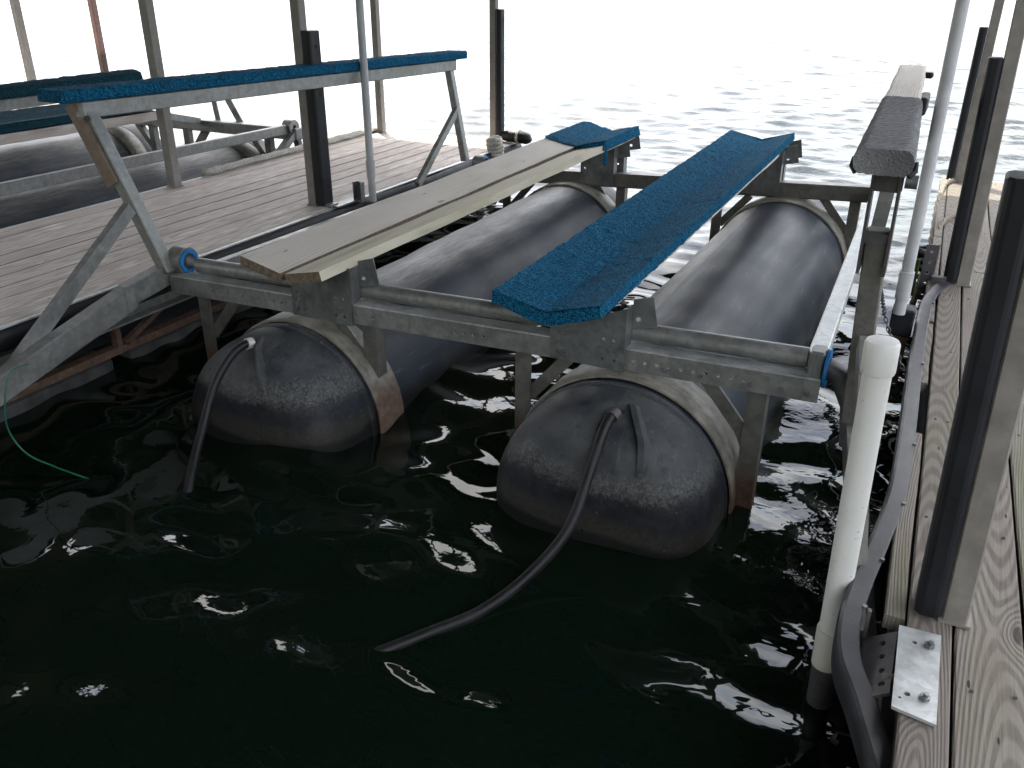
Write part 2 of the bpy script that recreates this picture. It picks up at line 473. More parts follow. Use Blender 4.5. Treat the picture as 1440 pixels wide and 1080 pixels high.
class MB:
    def __init__(s):
        s.v, s.f = [], []
    def add(s, vs, fs):
        k = len(s.v)
        s.v += [tuple(v) for v in vs]
        s.f += [tuple(i + k for i in f) for f in fs]
        return s
    def box(s, c, size, rot=None):
        c = Vector(c)
        hx, hy, hz = (k / 2 for k in size)
        pts = [Vector((x, y, z)) for x in (-hx, hx) for y in (-hy, hy) for z in (-hz, hz)]
        if rot is not None: pts = [rot @ p for p in pts]
        return s.add([p + c for p in pts], [(0, 1, 3, 2), (4, 6, 7, 5), (0, 4, 5, 1), (2, 3, 7, 6), (0, 2, 6, 4), (1, 5, 7, 3)])
    def bar(s, a, b, w, h, up=(0, 0, 1)):
        a, b = Vector(a), Vector(b)
        d, sd, u = frame(b - a, up)
        pts = [p + sd * (i * w / 2) + u * (j * h / 2) for p in (a, b) for i, j in ((-1, -1), (1, -1), (1, 1), (-1, 1))]
        return s.add(pts, [(3, 2, 1, 0), (4, 5, 6, 7), (0, 1, 5, 4), (1, 2, 6, 5), (2, 3, 7, 6), (3, 0, 4, 7)])
    def prism(s, a, b, poly, up=(0, 0, 1)):
        a, b = Vector(a), Vector(b)
        d, sd, u = frame(b - a, up)
        n = len(poly)
        pts = [p + sd * q[0] + u * q[1] for p in (a, b) for q in poly]
        fs = [tuple(range(n))[::-1], tuple(range(n, 2 * n))]
        fs += [(i, (i + 1) % n, n + (i + 1) % n, n + i) for i in range(n)]
        return s.add(pts, fs)
    def tube(s, pts, r, n=14, cap=True, flat=1.0, up=(0, 0, 1)):
        pts = [Vector(p) for p in pts]
        m = len(pts)
        rr = r if isinstance(r, (list, tuple)) else [r] * m
        vs, fs = [], []
        prev = None
        for i, p in enumerate(pts):
            dd = pts[min(i + 1, m - 1)] - pts[max(i - 1, 0)]
            d, sd, u = frame(dd, up)
            if prev is not None and sd.dot(prev) < 0: sd, u = -sd, -u
            prev = sd
            for k in range(n):
                a = 2 * math.pi * k / n
                vs.append(p + sd * (math.cos(a) * rr[i]) + u * (math.sin(a) * rr[i] * flat))
        for i in range(m - 1):
            for k in range(n):
                k2 = (k + 1) % n
                fs.append((i * n + k, i * n + k2, (i + 1) * n + k2, (i + 1) * n + k))
        if cap:
            fs.append(tuple(range(n))[::-1])
            fs.append(tuple(range((m - 1) * n, m * n)))
        return s.add(vs, fs)
    def cyl(s, a, b, r, n=16):
        return s.tube([a, b], r, n)
    def ring(s, a, b, r1, r0, n=28):
        a, b = Vector(a), Vector(b)
        d, sd, u = frame(b - a)
        vs = []
        for p, r in ((a, r1), (b, r1), (b, r0), (a, r0)):
            for k in range(n):
                q = 2 * math.pi * k / n
                vs.append(p + sd * math.cos(q) * r + u * math.sin(q) * r)
        fs = []
        for j in range(4):
            for k in range(n):
                k2 = (k + 1) % n
                j2 = (j + 1) % 4
                fs.append((j * n + k, j * n + k2, j2 * n + k2, j2 * n + k))
        return s.add(vs, fs)
    def plate(s, outline, holes, th, O, U, V):
        """flat plate with real round holes; outline and holes in the U,V plane, thickness along UxV"""
        O, U, V = Vector(O), Vector(U).normalized(), Vector(V).normalized()
        N = U.cross(V).normalized()
        pts = [Vector(p) for p in outline]
        loops = [list(range(len(pts)))]
        for (hx, hy, hr) in holes:
            k0 = len(pts)
            pts += [Vector((hx + hr * math.cos(a), hy + hr * math.sin(a))) for a in [2 * math.pi * i / 8 for i in range(8)]]
            loops.append(list(range(k0, k0 + 8)))
        edges = [(lp[i], lp[(i + 1) % len(lp)]) for lp in loops for i in range(len(lp))]
        vs, _, fs, *_r = delaunay_2d_cdt(pts, edges, [], 0, 1e-6)
        def inside(p, poly):
            c = False
            for i in range(len(poly)):
                a, b = poly[i], poly[i - 1]
                if (a[1] > p[1]) != (b[1] > p[1]) and p[0] < (b[0] - a[0]) * (p[1] - a[1]) / (b[1] - a[1]) + a[0]: c = not c
            return c
        keep = []
        for f in fs:
            ctr = sum((vs[i] for i in f), Vector((0, 0))) / len(f)
            if inside(ctr, outline) and not any((ctr.x - hx) ** 2 + (ctr.y - hy) ** 2 < (hr * 0.9) ** 2 for hx, hy, hr in holes):
                keep.append(tuple(f))
        n = len(vs)
        P3 = [O + U * v.x + V * v.y for v in vs]
        allv = [p + N * (th / 2) for p in P3] + [p - N * (th / 2) for p in P3]
        F = keep + [tuple(i + n for i in f[::-1]) for f in keep]
        cnt = {}
        for f in keep:
            for i in range(len(f)):
                e = (f[i], f[(i + 1) % len(f)])
                cnt[e] = 1
        for (a, b) in list(cnt):
            if (b, a) not in cnt:
                F.append((b, a, a + n, b + n))
        return s.add(allv, F)
    def mesh(s, name, mat, smooth=None, bevel=0.0):
        me = bpy.data.meshes.new(name)
        me.from_pydata([tuple(v) for v in s.v], [], s.f)
        bm = bmesh.new()
        bm.from_mesh(me)
        if bevel:
            es = [e for e in bm.edges if len(e.link_faces) == 2 and e.calc_face_angle(0) > 0.5]
            bmesh.ops.bevel(bm, geom=es, offset=bevel, segments=1, affect='EDGES', clamp_overlap=True)
        bmesh.ops.recalc_face_normals(bm, faces=bm.faces)
        bm.to_mesh(me)
        bm.free()
        if smooth is not None:
            me.polygons.foreach_set('use_smooth', [True] * len(me.polygons))
            me.set_sharp_from_angle(angle=math.radians(smooth))
        me.materials.append(MATS[mat])
        return me
    def build(s, name, mat, parent=None, smooth=None, bevel=0.0):
        return link(name, s.mesh(name, mat, smooth, bevel), parent)

BASE = {}
def link(name, me, parent=None, loc=None, rotz=0.0):
    o = bpy.data.objects.new(name, me)
    COL.objects.link(o)
    if loc is not None:
        o.location = loc
        o.rotation_euler = (0, 0, rotz)
    if parent is not None:
        o.parent = parent
        if parent.name in BASE:
            o.matrix_parent_inverse = Matrix.Translation(-BASE[parent.name])
        elif parent.type == 'MESH':
            o.matrix_parent_inverse = (Matrix.Translation(parent.location) @ parent.rotation_euler.to_matrix().to_4x4()).inverted()
    return o

def tag(o, label, cat, group=None):
    o['label'] = label
    o['category'] = cat
    if group: o['group'] = group
    return o

def thing(name, loc, label, cat, group=None):
    o = bpy.data.objects.new(name, None)
    COL.objects.link(o)
    o.location = loc
    o.empty_display_size = 0.1
    BASE[o.name] = Vector(loc)
    return tag(o, label, cat, group)

def bez(pts, n=40):
    """Catmull-Rom through the points"""
    P = [Vector(p) for p in pts]
    P = [P[0] * 2 - P[1]] + P + [P[-1] * 2 - P[-2]]
    out = []
    seg = len(P) - 3
    for i in range(n + 1):
        t = i / n * seg
        k = min(int(t), seg - 1)
        u = t - k
        a, b, c, d = P[k:k + 4]
        out.append(0.5 * ((2 * b) + (c - a) * u + (2 * a - 5 * b + 4 * c - d) * u * u + (3 * b - a - 3 * c + d) * u ** 3))
    return out

def V(*a): return Vector(a)
def lerp(a, b, t): return Vector(a) * (1 - t) + Vector(b) * t

# ------------------------------------------------------------------ water surface (waves are real relief near the slip)
WZ = -0.40
def build_water():
    radii = np.concatenate([np.linspace(0.2, 1.1, 14), 1.15 * np.exp(np.linspace(0, math.log(45 / 1.15), 700)), 46 * np.exp(np.linspace(0, math.log(9000 / 46), 70))])
    nr = len(radii)
    fan = np.linspace(math.radians(-72), math.radians(24), 560)
    rest = np.linspace(math.radians(24), math.radians(288), 100)[1:-1]
    az = np.concatenate([fan, rest])
    A, Rr = np.meshgrid(az, radii)
    X = Rr * np.sin(A); Y = Rr * np.cos(A)
    H = np.zeros_like(X)
    lake = np.clip((Y - 4.6) / 3.6, 0, 1); lake = lake * lake * (3 - 2 * lake)
    fade = np.clip((140 - Rr) / 90, 0, 1)
    for i in range(46):                                  # long smooth ripples in the sheltered slip
        lam = 0.17 * (5.6 ** rng.random())
        th = rng.normal(0.2, 0.55)
        k = 2 * math.pi / lam
        s = np.sin(k * (X * math.sin(th) + Y * math.cos(th)) + rng.random() * 6.28)
        H += s / k * 0.0295 * (1 - 0.8 * lake)
    gust = 0.75 + 0.45 * np.sin(0.31 * X + 0.9 * np.sin(0.21 * Y) + 1.0) * np.sin(0.19 * Y + 0.8 * np.sin(0.17 * X))
    for i in range(80):                                  # wind chop on the open lake
        lam = 0.10 * (6.5 ** rng.random())
        th = rng.normal(-0.15, 0.62)
        k = 2 * math.pi / lam
        s = np.sin(k * (X * math.sin(th) + Y * math.cos(th)) + rng.random() * 6.28)
        res = np.clip((lam / (Rr * 0.0053) - 2.5) / 3, 0, 1)
        H += s / k * 0.0165 * (0.35 / lam) ** 0.3 * lake * res * gust * (1 + 2.4 * np.clip((Rr - 7) / 12, 0, 1))
    H *= fade
    nv = len(az)
    v = np.stack([X.ravel(), Y.ravel(), (H + WZ).ravel()], 1)
    v = np.vstack([v, [[0, 0, WZ]]])
    i = np.arange(nr - 1)[:, None] * nv
    j = np.arange(nv)[None, :]
    j2 = (j + 1) % nv
    q = np.stack([i + j, i + j2, i + nv + j2, i + nv + j], -1).reshape(-1, 4)
    tri = np.stack([np.full(nv, len(v) - 1), (np.arange(nv) + 1) % nv, np.arange(nv)], 1)
    me = bpy.data.meshes.new('water')
    me.vertices.add(len(v)); me.vertices.foreach_set('co', v.ravel())
    idx = np.concatenate([q.ravel(), tri.ravel()])
    tot = np.concatenate([np.full(len(q), 4), np.full(len(tri), 3)])
    st = np.concatenate([[0], np.cumsum(tot)[:-1]])
    me.loops.add(len(idx)); me.loops.foreach_set('vertex_index', idx)
    me.polygons.add(len(tot))
    me.polygons.foreach_set('loop_start', st); me.polygons.foreach_set('loop_total', tot)
    me.polygons.foreach_set('use_smooth', np.ones(len(tot), bool))
    me.update(); me.validate()
    # normals up
    if me.polygons[1000].normal.z < 0: me.flip_normals()
    me.materials.append(MATS['water'])
    o = link('water', me)
    o['kind'] = 'structure'
build_water()

# ------------------------------------------------------------------ unseen wooded bank, added behind the camera to cut light on the frame fronts
t = NT('added_bank_growth')
c = t.pos()
t.p('Base Color', t.ramp(t.noise(c, 0.9, 6, 0.7), [(0.3, (0.018, 0.028, 0.010)), (0.55, (0.045, 0.062, 0.020)), (0.75, (0.085, 0.080, 0.045))]))
t.p('Roughness', 0.9); t.p('Normal', t.bump(t.noise(c, 2.5, 6, 0.7), 1.0, 0.5))
vs, fs = [], []
nx, ny = 90, 26
for j in range(ny + 1):
    for i in range(nx + 1):
        x = -90 + 180 * i / nx
        q = j / ny
        y = -13 - 34 * q + 2.5 * noise.noise(V(x * 0.05, 0, 2))
        z = WZ - 0.4 + 13.0 * q ** 0.75 + (1.3 * noise.noise(V(x * 0.16, y * 0.16, 5)) + 0.5 * noise.noise(V(x * 0.6, y * 0.6, 1))) * min(1, q * 5)
        vs.append((x, y, z))
for j in range(ny):
    for i in range(nx):
        a = j * (nx + 1) + i
        fs.append((a, a + 1, a + nx + 2, a + nx + 1))
bank = MB().add(vs, fs).build('added_bank', 'added_bank_growth', smooth=80)
bank['kind'] = 'structure'

# ------------------------------------------------------------------ docks
def board_mesh(name, w, ln, th, mat, warp=0.0):
    m = MB()
    n = 5
    vs, fs = [], []
    b = 0.004
    prof = [(-w / 2, -th), (-w / 2, -b), (-w / 2 + b, 0), (w / 2 - b, 0), (w / 2, -b), (w / 2, -th)]
    for i in range(n):
        y = -ln / 2 + ln * i / (n - 1)
        dx = warp * math.sin(i * 1.9 + w * 50)
        dz = warp * 0.5 * math.cos(i * 2.3 + w * 80)
        vs += [(px + dx, y, pz + dz) for px, pz in prof]
    k = len(prof)
    for i in range(n - 1):
        for j in range(k):
            fs.append((i * k + j, i * k + (j + 1) % k, (i + 1) * k + (j + 1) % k, (i + 1) * k + j))
    fs += [tuple(range(k))[::-1], tuple(range((n - 1) * k, n * k))]
    m.add(vs, fs)
    me = m.mesh(name, mat, smooth=40)
    me.materials.append(MATS['board_edge'])
    for pf in me.polygons:
        if abs(pf.normal.x) > 0.9: pf.material_index = 1
    return me

def deck(parent, x0, widths, y0, y1, mat, ang=0.0, pivot=(0, 0), gap=0.005, th=0.036, joints=()):
    """boards laid along Y side by side, each an object of its own"""
    x = x0
    R = Matrix.Rotation(ang, 4, 'Z')
    for i, w in enumerate(widths):
        cuts = [y0] + list(joints[i % len(joints)] if joints else []) + [y1 + random.uniform(-0.015, 0.01)]
        for a, b in zip(cuts[:-1], cuts[1:]):
            a += 0.002; b -= 0.002
            me = board_mesh('deck_board', w, b - a, th, mat, 0.0022)
            c = V(x + w / 2 - pivot[0], (a + b) / 2 - pivot[1], 0)
            c = R @ c + V(pivot[0], pivot[1], random.uniform(-0.0025, 0.0015))
            link('deck_board', me, parent, c, ang + random.uniform(-0.0006, 0.0006))
        x += w + gap

# -- finger dock between the two lifts
LX0, LX1, LY0, LY1 = -4.40, -3.15, -2.2, 6.42
dk = thing('floating_dock', (-3.78, 2.2, WZ), 'finger dock of worn pinkish grey boards between the two boat lifts', 'dock', 'floating docks')
deck(dk, LX0, [0.127] * 9, LY0, LY1, 'deck_wood_pink', gap=0.012, joints=[[1.2], [-0.4], [0.6]])
MB().box((-3.775, 2.1, -0.078), (1.16, 8.5, 0.075)).build('deck_joists', 'float_black', dk)
for x, sgn in ((LX1, 1), (LX0, -1)):
    pts = []
    for i in range(40):
        y = LY0 + (LY1 - LY0) * i / 39
        bulge = 0.0
        if sgn > 0:
            bulge = 0.045 * math.exp(-((y - 5.0) / 0.45) ** 2) + 0.012 * math.sin(y * 2.1)
        pts.append((x + sgn * (0.016 + bulge), y, -0.052))
    MB().tube(pts, 0.026, 12, flat=1.75).build('rub_rail', 'black_rubber', dk, smooth=50)
    MB().prism((x + sgn * 0.006, LY0, -0.004), (x + sgn * 0.006, LY1, -0.004), [(-0.010, -0.004), (0.010, -0.004), (0.010, 0.003), (-0.010, 0.003)]).build('edge_trim', 'bright_zinc', dk)
    MB().prism((x - sgn * 0.03, LY0, -0.155), (x - sgn * 0.03, LY1, -0.155), [(-0.03, -0.035), (0.03, -0.035), (0.03, -0.025), (-0.02, -0.025), (-0.02, 0.025), (0.03, 0.025), (0.03, 0.035), (-0.03, 0.035)]).build('frame_channel', 'galvanized', dk)
    MB().bar((x - sgn * 0.07, LY0, -0.315), (x - sgn * 0.07, LY1, -0.315), 0.05, 0.035).build('frame_chord', 'rust_steel', dk)
    y = LY0 + 0.35
    while y < LY1 - 0.5:
        MB().bar((x - sgn * 0.055, y, -0.19), (x - sgn * 0.055, y, -0.30), 0.035, 0.028, up=(0, 1, 0)).build('frame_web', 'rust_steel', dk)
        MB().bar((x - sgn * 0.06, y + 0.04, -0.30), (x - sgn * 0.06, y + 0.30, -0.19), 0.03, 0.022).build('frame_web', 'rust_steel', dk)
        y += 0.86
for i, (a, b) in enumerate([(-1.9, 0.9), (1.0, 2.42), (2.52, 4.2), (4.3, 6.2)]):
    m = MB()
    vs, fs = [], []
    n = 26
    for k in range(n):
        yy = a + (b - a) * k / (n - 1)
        w1 = 0.05 * noise.noise(V(yy * 1.3, i, 0)) + 0.02 * noise.noise(V(yy * 5, i, 3))
        for px, pz in ((-0.54, -0.60), (-0.56, -0.36 + w1 * 0.4), (-0.52, -0.332), (0.52, -0.332), (0.555 + w1 * 0.5, -0.36 + w1 * 0.3), (0.545 + w1, -0.60)):
            vs.append((-3.775 + px, yy, pz))
    for k in range(n - 1):
        for j in range(6):
            fs.append((k * 6 + j, k * 6 + (j + 1) % 6, (k + 1) * 6 + (j + 1) % 6, (k + 1) * 6 + j))
    fs += [tuple(range(6)), tuple(range((n - 1) * 6, n * 6))]
    m.add(vs, fs).build('float', 'float_grey', dk, smooth=50)
MB().box((-3.775, 2.0, -0.22), (0.9, 8.0, 0.2)).build('float', 'float_black', dk)
MB().box((-3.775, LY1 + 0.02, -0.055), (1.27, 0.04, 0.10)).build('end_board', 'plank_grey', dk)

# -- dock in the foreground on the right
RANG = 0.019
RP = (0.2, 2.0)
rd = thing('floating_dock', (0.75, 2.2, WZ), 'dock of bold grained grey boards in the right foreground', 'dock', 'floating docks')
Rm = Matrix.Rotation(RANG, 4, 'Z')
def rp(x, y, z=0.0):
    q = Rm @ V(x - RP[0], y - RP[1], 0)
    return V(q.x + RP[0], q.y + RP[1], z)
deck(rd, 0.111, [0.088, 0.130, 0.134, 0.134, 0.134, 0.134, 0.134, 0.134, 0.1], -2.5, 6.60, 'deck_wood_near', RANG, RP, gap=0.006,
     joints=[[0.2], [4.42], [0.4, 4.0], [1.0], [3.0]])
for a, b in ((-2.5, 0.9), (1.70, 2.62), (3.02, 3.62), (3.66, 5.0), (5.02, 6.58)):
    me = board_mesh('deck_board', 0.042, b - a, 0.036, 'deck_wood_near', 0.002)
    link('deck_board', me, rd, rp(0.084, (a + b) / 2, -0.003), RANG)
def rbox(name, mat, x0, x1, y0, y1, z0, z1):
    c = rp((x0 + x1) / 2, (y0 + y1) / 2, (z0 + z1) / 2)
    return MB().box(c, (x1 - x0, y1 - y0, z1 - z0), Matrix.Rotation(RANG, 3, 'Z')).build(name, mat, rd)
rbox('deck_joists', 'float_black', 0.115, 1.25, -2.4, 6.5, -0.11, -0.042)
rbox('frame_channel', 'dark_steel', 0.09, 0.13, -2.4, 6.5, -0.20, -0.115)
rbox('frame_chord', 'rust_steel', 0.12, 0.16, -2.4, 6.5, -0.33, -0.30)
rbox('float', 'float_black', 0.17, 1.2, -2.3, 6.4, -0.6, -0.205)
rbox('end_board', 'plank_grey', 0.07, 1.3, 6.615, 6.65, -0.10, -0.005)
nm = MB()
for (x, ys) in ((0.135, 0.61), (0.175, 0.61), (0.235, 0.61), (0.31, 0.61), (0.37, 0.61), (0.45, 0.61)):
    y = -0.3
    while y < 6.4:
        p = rp(x + random.uniform(-0.006, 0.006), y + random.uniform(-0.03, 0.03), 0.0)
        nm.cyl(p, p + V(0, 0, 0.0022), 0.0042, 6)
        y += ys
o = nm.build('nail_heads', 'nail', rd)
o['kind'] = 'stuff'

# -- next finger dock, far left, mostly behind the neighbouring lift
fd = thing('floating_dock', (-8.2, 3.0, WZ), 'far dock glimpsed at upper left behind the neighbouring lift', 'dock', 'floating docks')
deck(fd, -8.85, [0.134] * 9, -1.0, 6.42, 'deck_wood_pink', joints=[[2.2], [3.4], [1.6]])
MB().box((-8.225, 2.7, -0.09), (1.16, 7.3, 0.10)).build('deck_joists', 'float_black', fd)
MB().tube([(-7.585, -1, -0.05), (-7.585, 6.42, -0.05)], 0.026, 12, flat=1.7).build('rub_rail', 'black_rubber', fd, smooth=50)
MB().box((-8.225, 2.7, -0.37), (1.05, 7.0, 0.45)).build('float', 'float_grey', fd)

# ------------------------------------------------------------------ roof posts
ROOF_Z = 2.52
def post(x, y, label, w=0.06, mat='post_paint', pad=None, padh=0.93, padw=0.085, padt=0.055, rz=0.0, lean=0.0, z0=0.0):
    o = thing('roof_post', (x, y, z0), label, 'post', 'posts that carry the dock roof')
    q = Matrix.Rotation(rz, 3, 'Z')
    MB().box((x, y, z0 + (ROOF_Z - z0) / 2), (w, w, ROOF_Z - z0), q).build('shaft', mat, o, bevel=0.004)
    MB().box((x, y, z0 + 0.003), (w + 0.012, w + 0.012, 0.006), q).build('base_plate', mat, o)
    if pad:
        cx = x + pad * (w / 2 + padt / 2 + 0.001)
        b = 0.012
        m = MB().prism((cx, y, z0 + 0.012), (cx, y, z0 + padh),
                       [(-padt / 2, -padw / 2 + b), (-padt / 2 + b, -padw / 2), (padt / 2 - b, -padw / 2), (padt / 2, -padw / 2 + b),
                        (padt / 2, padw / 2 - b), (padt / 2 - b, padw / 2), (-padt / 2 + b, padw / 2), (-padt / 2, padw / 2 - b)], up=(0, 1, 0))
        p = m.build('bumper_pad', 'black_rubber', o, bevel=0.004)
        for k in range(4):
            zz = z0 + 0.12 + k * (padh - 0.2) / 3
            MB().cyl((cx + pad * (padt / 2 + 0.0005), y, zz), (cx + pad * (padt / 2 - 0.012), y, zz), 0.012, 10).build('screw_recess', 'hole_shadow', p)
    if lean: o.rotation_euler = (0, lean, 0)
    return o
post(-4.35, 3.97, 'slim bare grey post on the far side of the worn finger dock', 0.062)
post(-3.285, 4.02, 'post with black pad halfway along the worn finger dock', 0.06, pad=1, padh=0.95, padw=0.10, padt=0.07)
post(-3.32, 6.36, 'black padded post at the open water end of the worn finger dock', 0.055, pad=1, padh=0.98, padw=0.08, padt=0.05)
post(-4.34, 6.26, 'bare brownish post at the outer far corner of the worn finger dock', 0.055, 'post_paint')
o = post(0.206, 1.75, 'thick black padded grey post nearest the camera on the right dock', 0.05, lean=-0.032, pad=-1, padh=0.945, padw=0.085, padt=0.055)
post(0.165, 4.20, 'black padded post in the middle of the right dock', 0.055, lean=-0.022, pad=-1, padh=0.95, padw=0.08, padt=0.055)
post(0.085, 6.50, 'black padded post at the far end of the right dock', 0.055, pad=-1, padh=0.95, padw=0.08, padt=0.05)
post(-8.78, 6.34, 'pale tan post at the far upper left corner', 0.07, 'post_paint')
post(-7.66, 6.34, 'rusty reddish post behind the neighbouring lift at upper left', 0.06, 'post_rust')

# ------------------------------------------------------------------ dock roof (above the picture; seen in the water)
rf = thing('dock_roof', (-5, 2, ROOF_Z), 'dark metal roof over the slips mirrored in the black water', 'roof')
RX0, RX1, RY0, RY1 = -9.1, 0.95, -7.0, 7.2
m = MB()
vs, fs = [], []
nx = 240
for i in range(nx + 1):
    x = RX0 + (RX1 - RX0) * i / nx
    z = ROOF_Z + 0.20 + (0.0 if i % 4 < 2 else 0.025)
    vs += [(x, RY0, z + 0.35), (x, RY1, z)]
fs = [(2 * i, 2 * i + 1, 2 * i + 3, 2 * i + 2) for i in range(nx)]
m.add(vs, fs).build('roof_sheet', 'roof_metal', rf)
for y in np.arange(RY0 + 0.3, RY1, 1.2):
    zz = ROOF_Z + 0.15 + 0.35 * (RY1 - y) / (RY1 - RY0)
    MB().bar((RX0, y, zz), (RX1, y, zz), 0.05, 0.09).build('purlin', 'roof_timber', rf)
for y in (1.75, 4.1, 6.4):
    MB().bar((RX0, y, ROOF_Z + 0.05), (RX1, y, ROOF_Z + 0.05), 0.08, 0.10).build('header_beam', 'roof_metal', rf)
MB().box(((RX0 + RX1) / 2, RY1 + 0.02, ROOF_Z + 0.10), (RX1 - RX0, 0.03, 0.30)).build('fascia', 'roof_metal', rf)

# ------------------------------------------------------------------ carpeted boards
def carpet_sweep(name, mat, parent, A, B, prof, step=0.011, amp=0.0025, seed=0.0, creases=(), sag=0.0, ragged=0.0):
    """closed cross-section swept from A to B with tufted relief; profile in (side, up)"""
    A, B = Vector(A), Vector(B)
    d, sd, u = frame(B - A)
    L = (B - A).length
    ring = []
    n = len(prof)
    for i in range(n):
        p, q = Vector(prof[i]), Vector(prof[(i + 1) % n])
        k = max(1, int((q - p).length / step))
        ring += [p.lerp(q, j / k) for j in range(k)]
    m = len(ring)
    ctr = sum(ring, Vector((0, 0))) / m
    nrm = []
    for i in range(m):
        tg = ring[(i + 1) % m] - ring[i - 1]
        nn = Vector((tg.y, -tg.x)).normalized()
        nrm.append(nn)
    area = sum(ring[i].x * ring[(i + 1) % m].y - ring[(i + 1) % m].x * ring[i].y for i in range(m))
    if area < 0: nrm = [-k for k in nrm]
    ns = max(2, int(L / step))
    vs, fs = [], []
    for i in range(ns + 1):
        t = i / ns
        cr = sum(0.006 * math.exp(-((t * L - c) / 0.012) ** 2) for c in creases)
        for j in range(m):
            w = A + d * (t * L) + sd * ring[j].x + u * ring[j].y
            dn = amp * 1.5 * noise.noise(w * 120 + V(seed, 0, 0)) + amp * 0.9 * noise.noise(w * 16 + V(0, seed, 0)) + cr * (0.5 + noise.noise(w * 20))
            if ragged and i in (0, ns):
                w = w + d * ragged * noise.noise(w * 40)
            w = w + sd * (nrm[j].x * dn) + u * (nrm[j].y * dn) - u * (sag * 4 * t * (1 - t))
            vs.append(w)
    for i in range(ns):
        for j in range(m):
            j2 = (j + 1) % m
            fs.append((i * m + j, i * m + j2, (i + 1) * m + j2, (i + 1) * m + j))
    a, b = len(vs), len(vs) + 1
    vs += [A + sd * ctr.x + u * ctr.y, A + d * L + sd * ctr.x + u * ctr.y]
    for j in range(m):
        j2 = (j + 1) % m
        fs += [(a, j2, j), (b, ns * m + j, ns * m + j2)]
    return MB().add(vs, fs).build(name, mat, parent, smooth=70)

def vprof(wl, hl, wr, hr, th):
    """V trough: outer edges wl/wr away from the seam and hl/hr above it"""
    return [(-wl, hl), (-wl - th * 0.12, hl - th), (-0.01, -th), (0.01, -th), (wr + th * 0.12, hr - th), (wr, hr), (0.004, 0.0), (-0.004, 0.0)]

def plank_pair(parent, A, B, wl, hl, wr, hr, th, ml, mr):
    """two bare planks forming the trough, each an object"""
    A, B = Vector(A), Vector(B)
    out = []
    d, sd, u = frame(B - A)
    for s, w, h, mt in ((-1, wl, hl, ml), (1, wr, hr, mr)):
        e = Vector((s * w, h)).normalized()
        nrm = Vector((-e.y, e.x)) if s > 0 else Vector((e.y, -e.x))
        g = 0.003 if s < 0 else 0.010
        ln = Vector((w, h)).length
        mesh = MB()
        L = (B - A).length
        n = 24
        vs, fs = [], []
        for i in range(n + 1):
            t = i / n
            wv = 0.004 * noise.noise(V(t * 6, s * 3, 0)) * 1.5
            for pu, pn in ((g, 0), (ln, 0), (ln, -th), (g, -th)):
                vs.append(((pu + 0.010 * (1 - t)) * s if s > 0 else -pu, -L / 2 + t * L, pn + wv + (-0.003 - 0.014 * t if s > 0 else 0.0)))
        for i in range(n):
            for j in range(4):
                fs.append((i * 4 + j, i * 4 + (j + 1) % 4, (i + 1) * 4 + (j + 1) % 4, (i + 1) * 4 + j))
        fs += [(3, 2, 1, 0), tuple(range(n * 4, n * 4 + 4))]
        mesh.add(vs, fs)
        me = mesh.mesh('bunk_plank', mt, smooth=30, bevel=0.0)
        me.materials.append(MATS['plank_end'])
        for pf in me.polygons:
            if abs(pf.normal.y) > 0.9 or (s < 0 and pf.normal.x > 0.8): pf.material_index = 1
        o = bpy.data.objects.new('bunk_plank', me)
        COL.objects.link(o)
        roll = math.atan2(h, w) * (-1 if s > 0 else 1)
        M = Matrix((( sd.x, d.x, u.x, 0), (sd.y, d.y, u.y, 0), (sd.z, d.z, u.z, 0), (0, 0, 0, 1)))
        mid = (A + B) / 2
        W = Matrix.Translation(mid) @ M @ Matrix.Rotation(roll, 4, 'Y')
        o.parent = parent
        o.matrix_parent_inverse = Matrix.Translation(-BASE[parent.name])
        o.matrix_basis = W
        out.append(o)
    return out

def bolt(parent, p, n, r=0.009, h=0.007, mat='galvanized_plate'):
    p, n = Vector(p), Vector(n).normalized()
    return MB().tube([p, p + n * h], r, 6).tube([p + n * h * 0.9, p + n * (h + 0.006)], r * 0.5, 8).build('bolt', mat, parent)

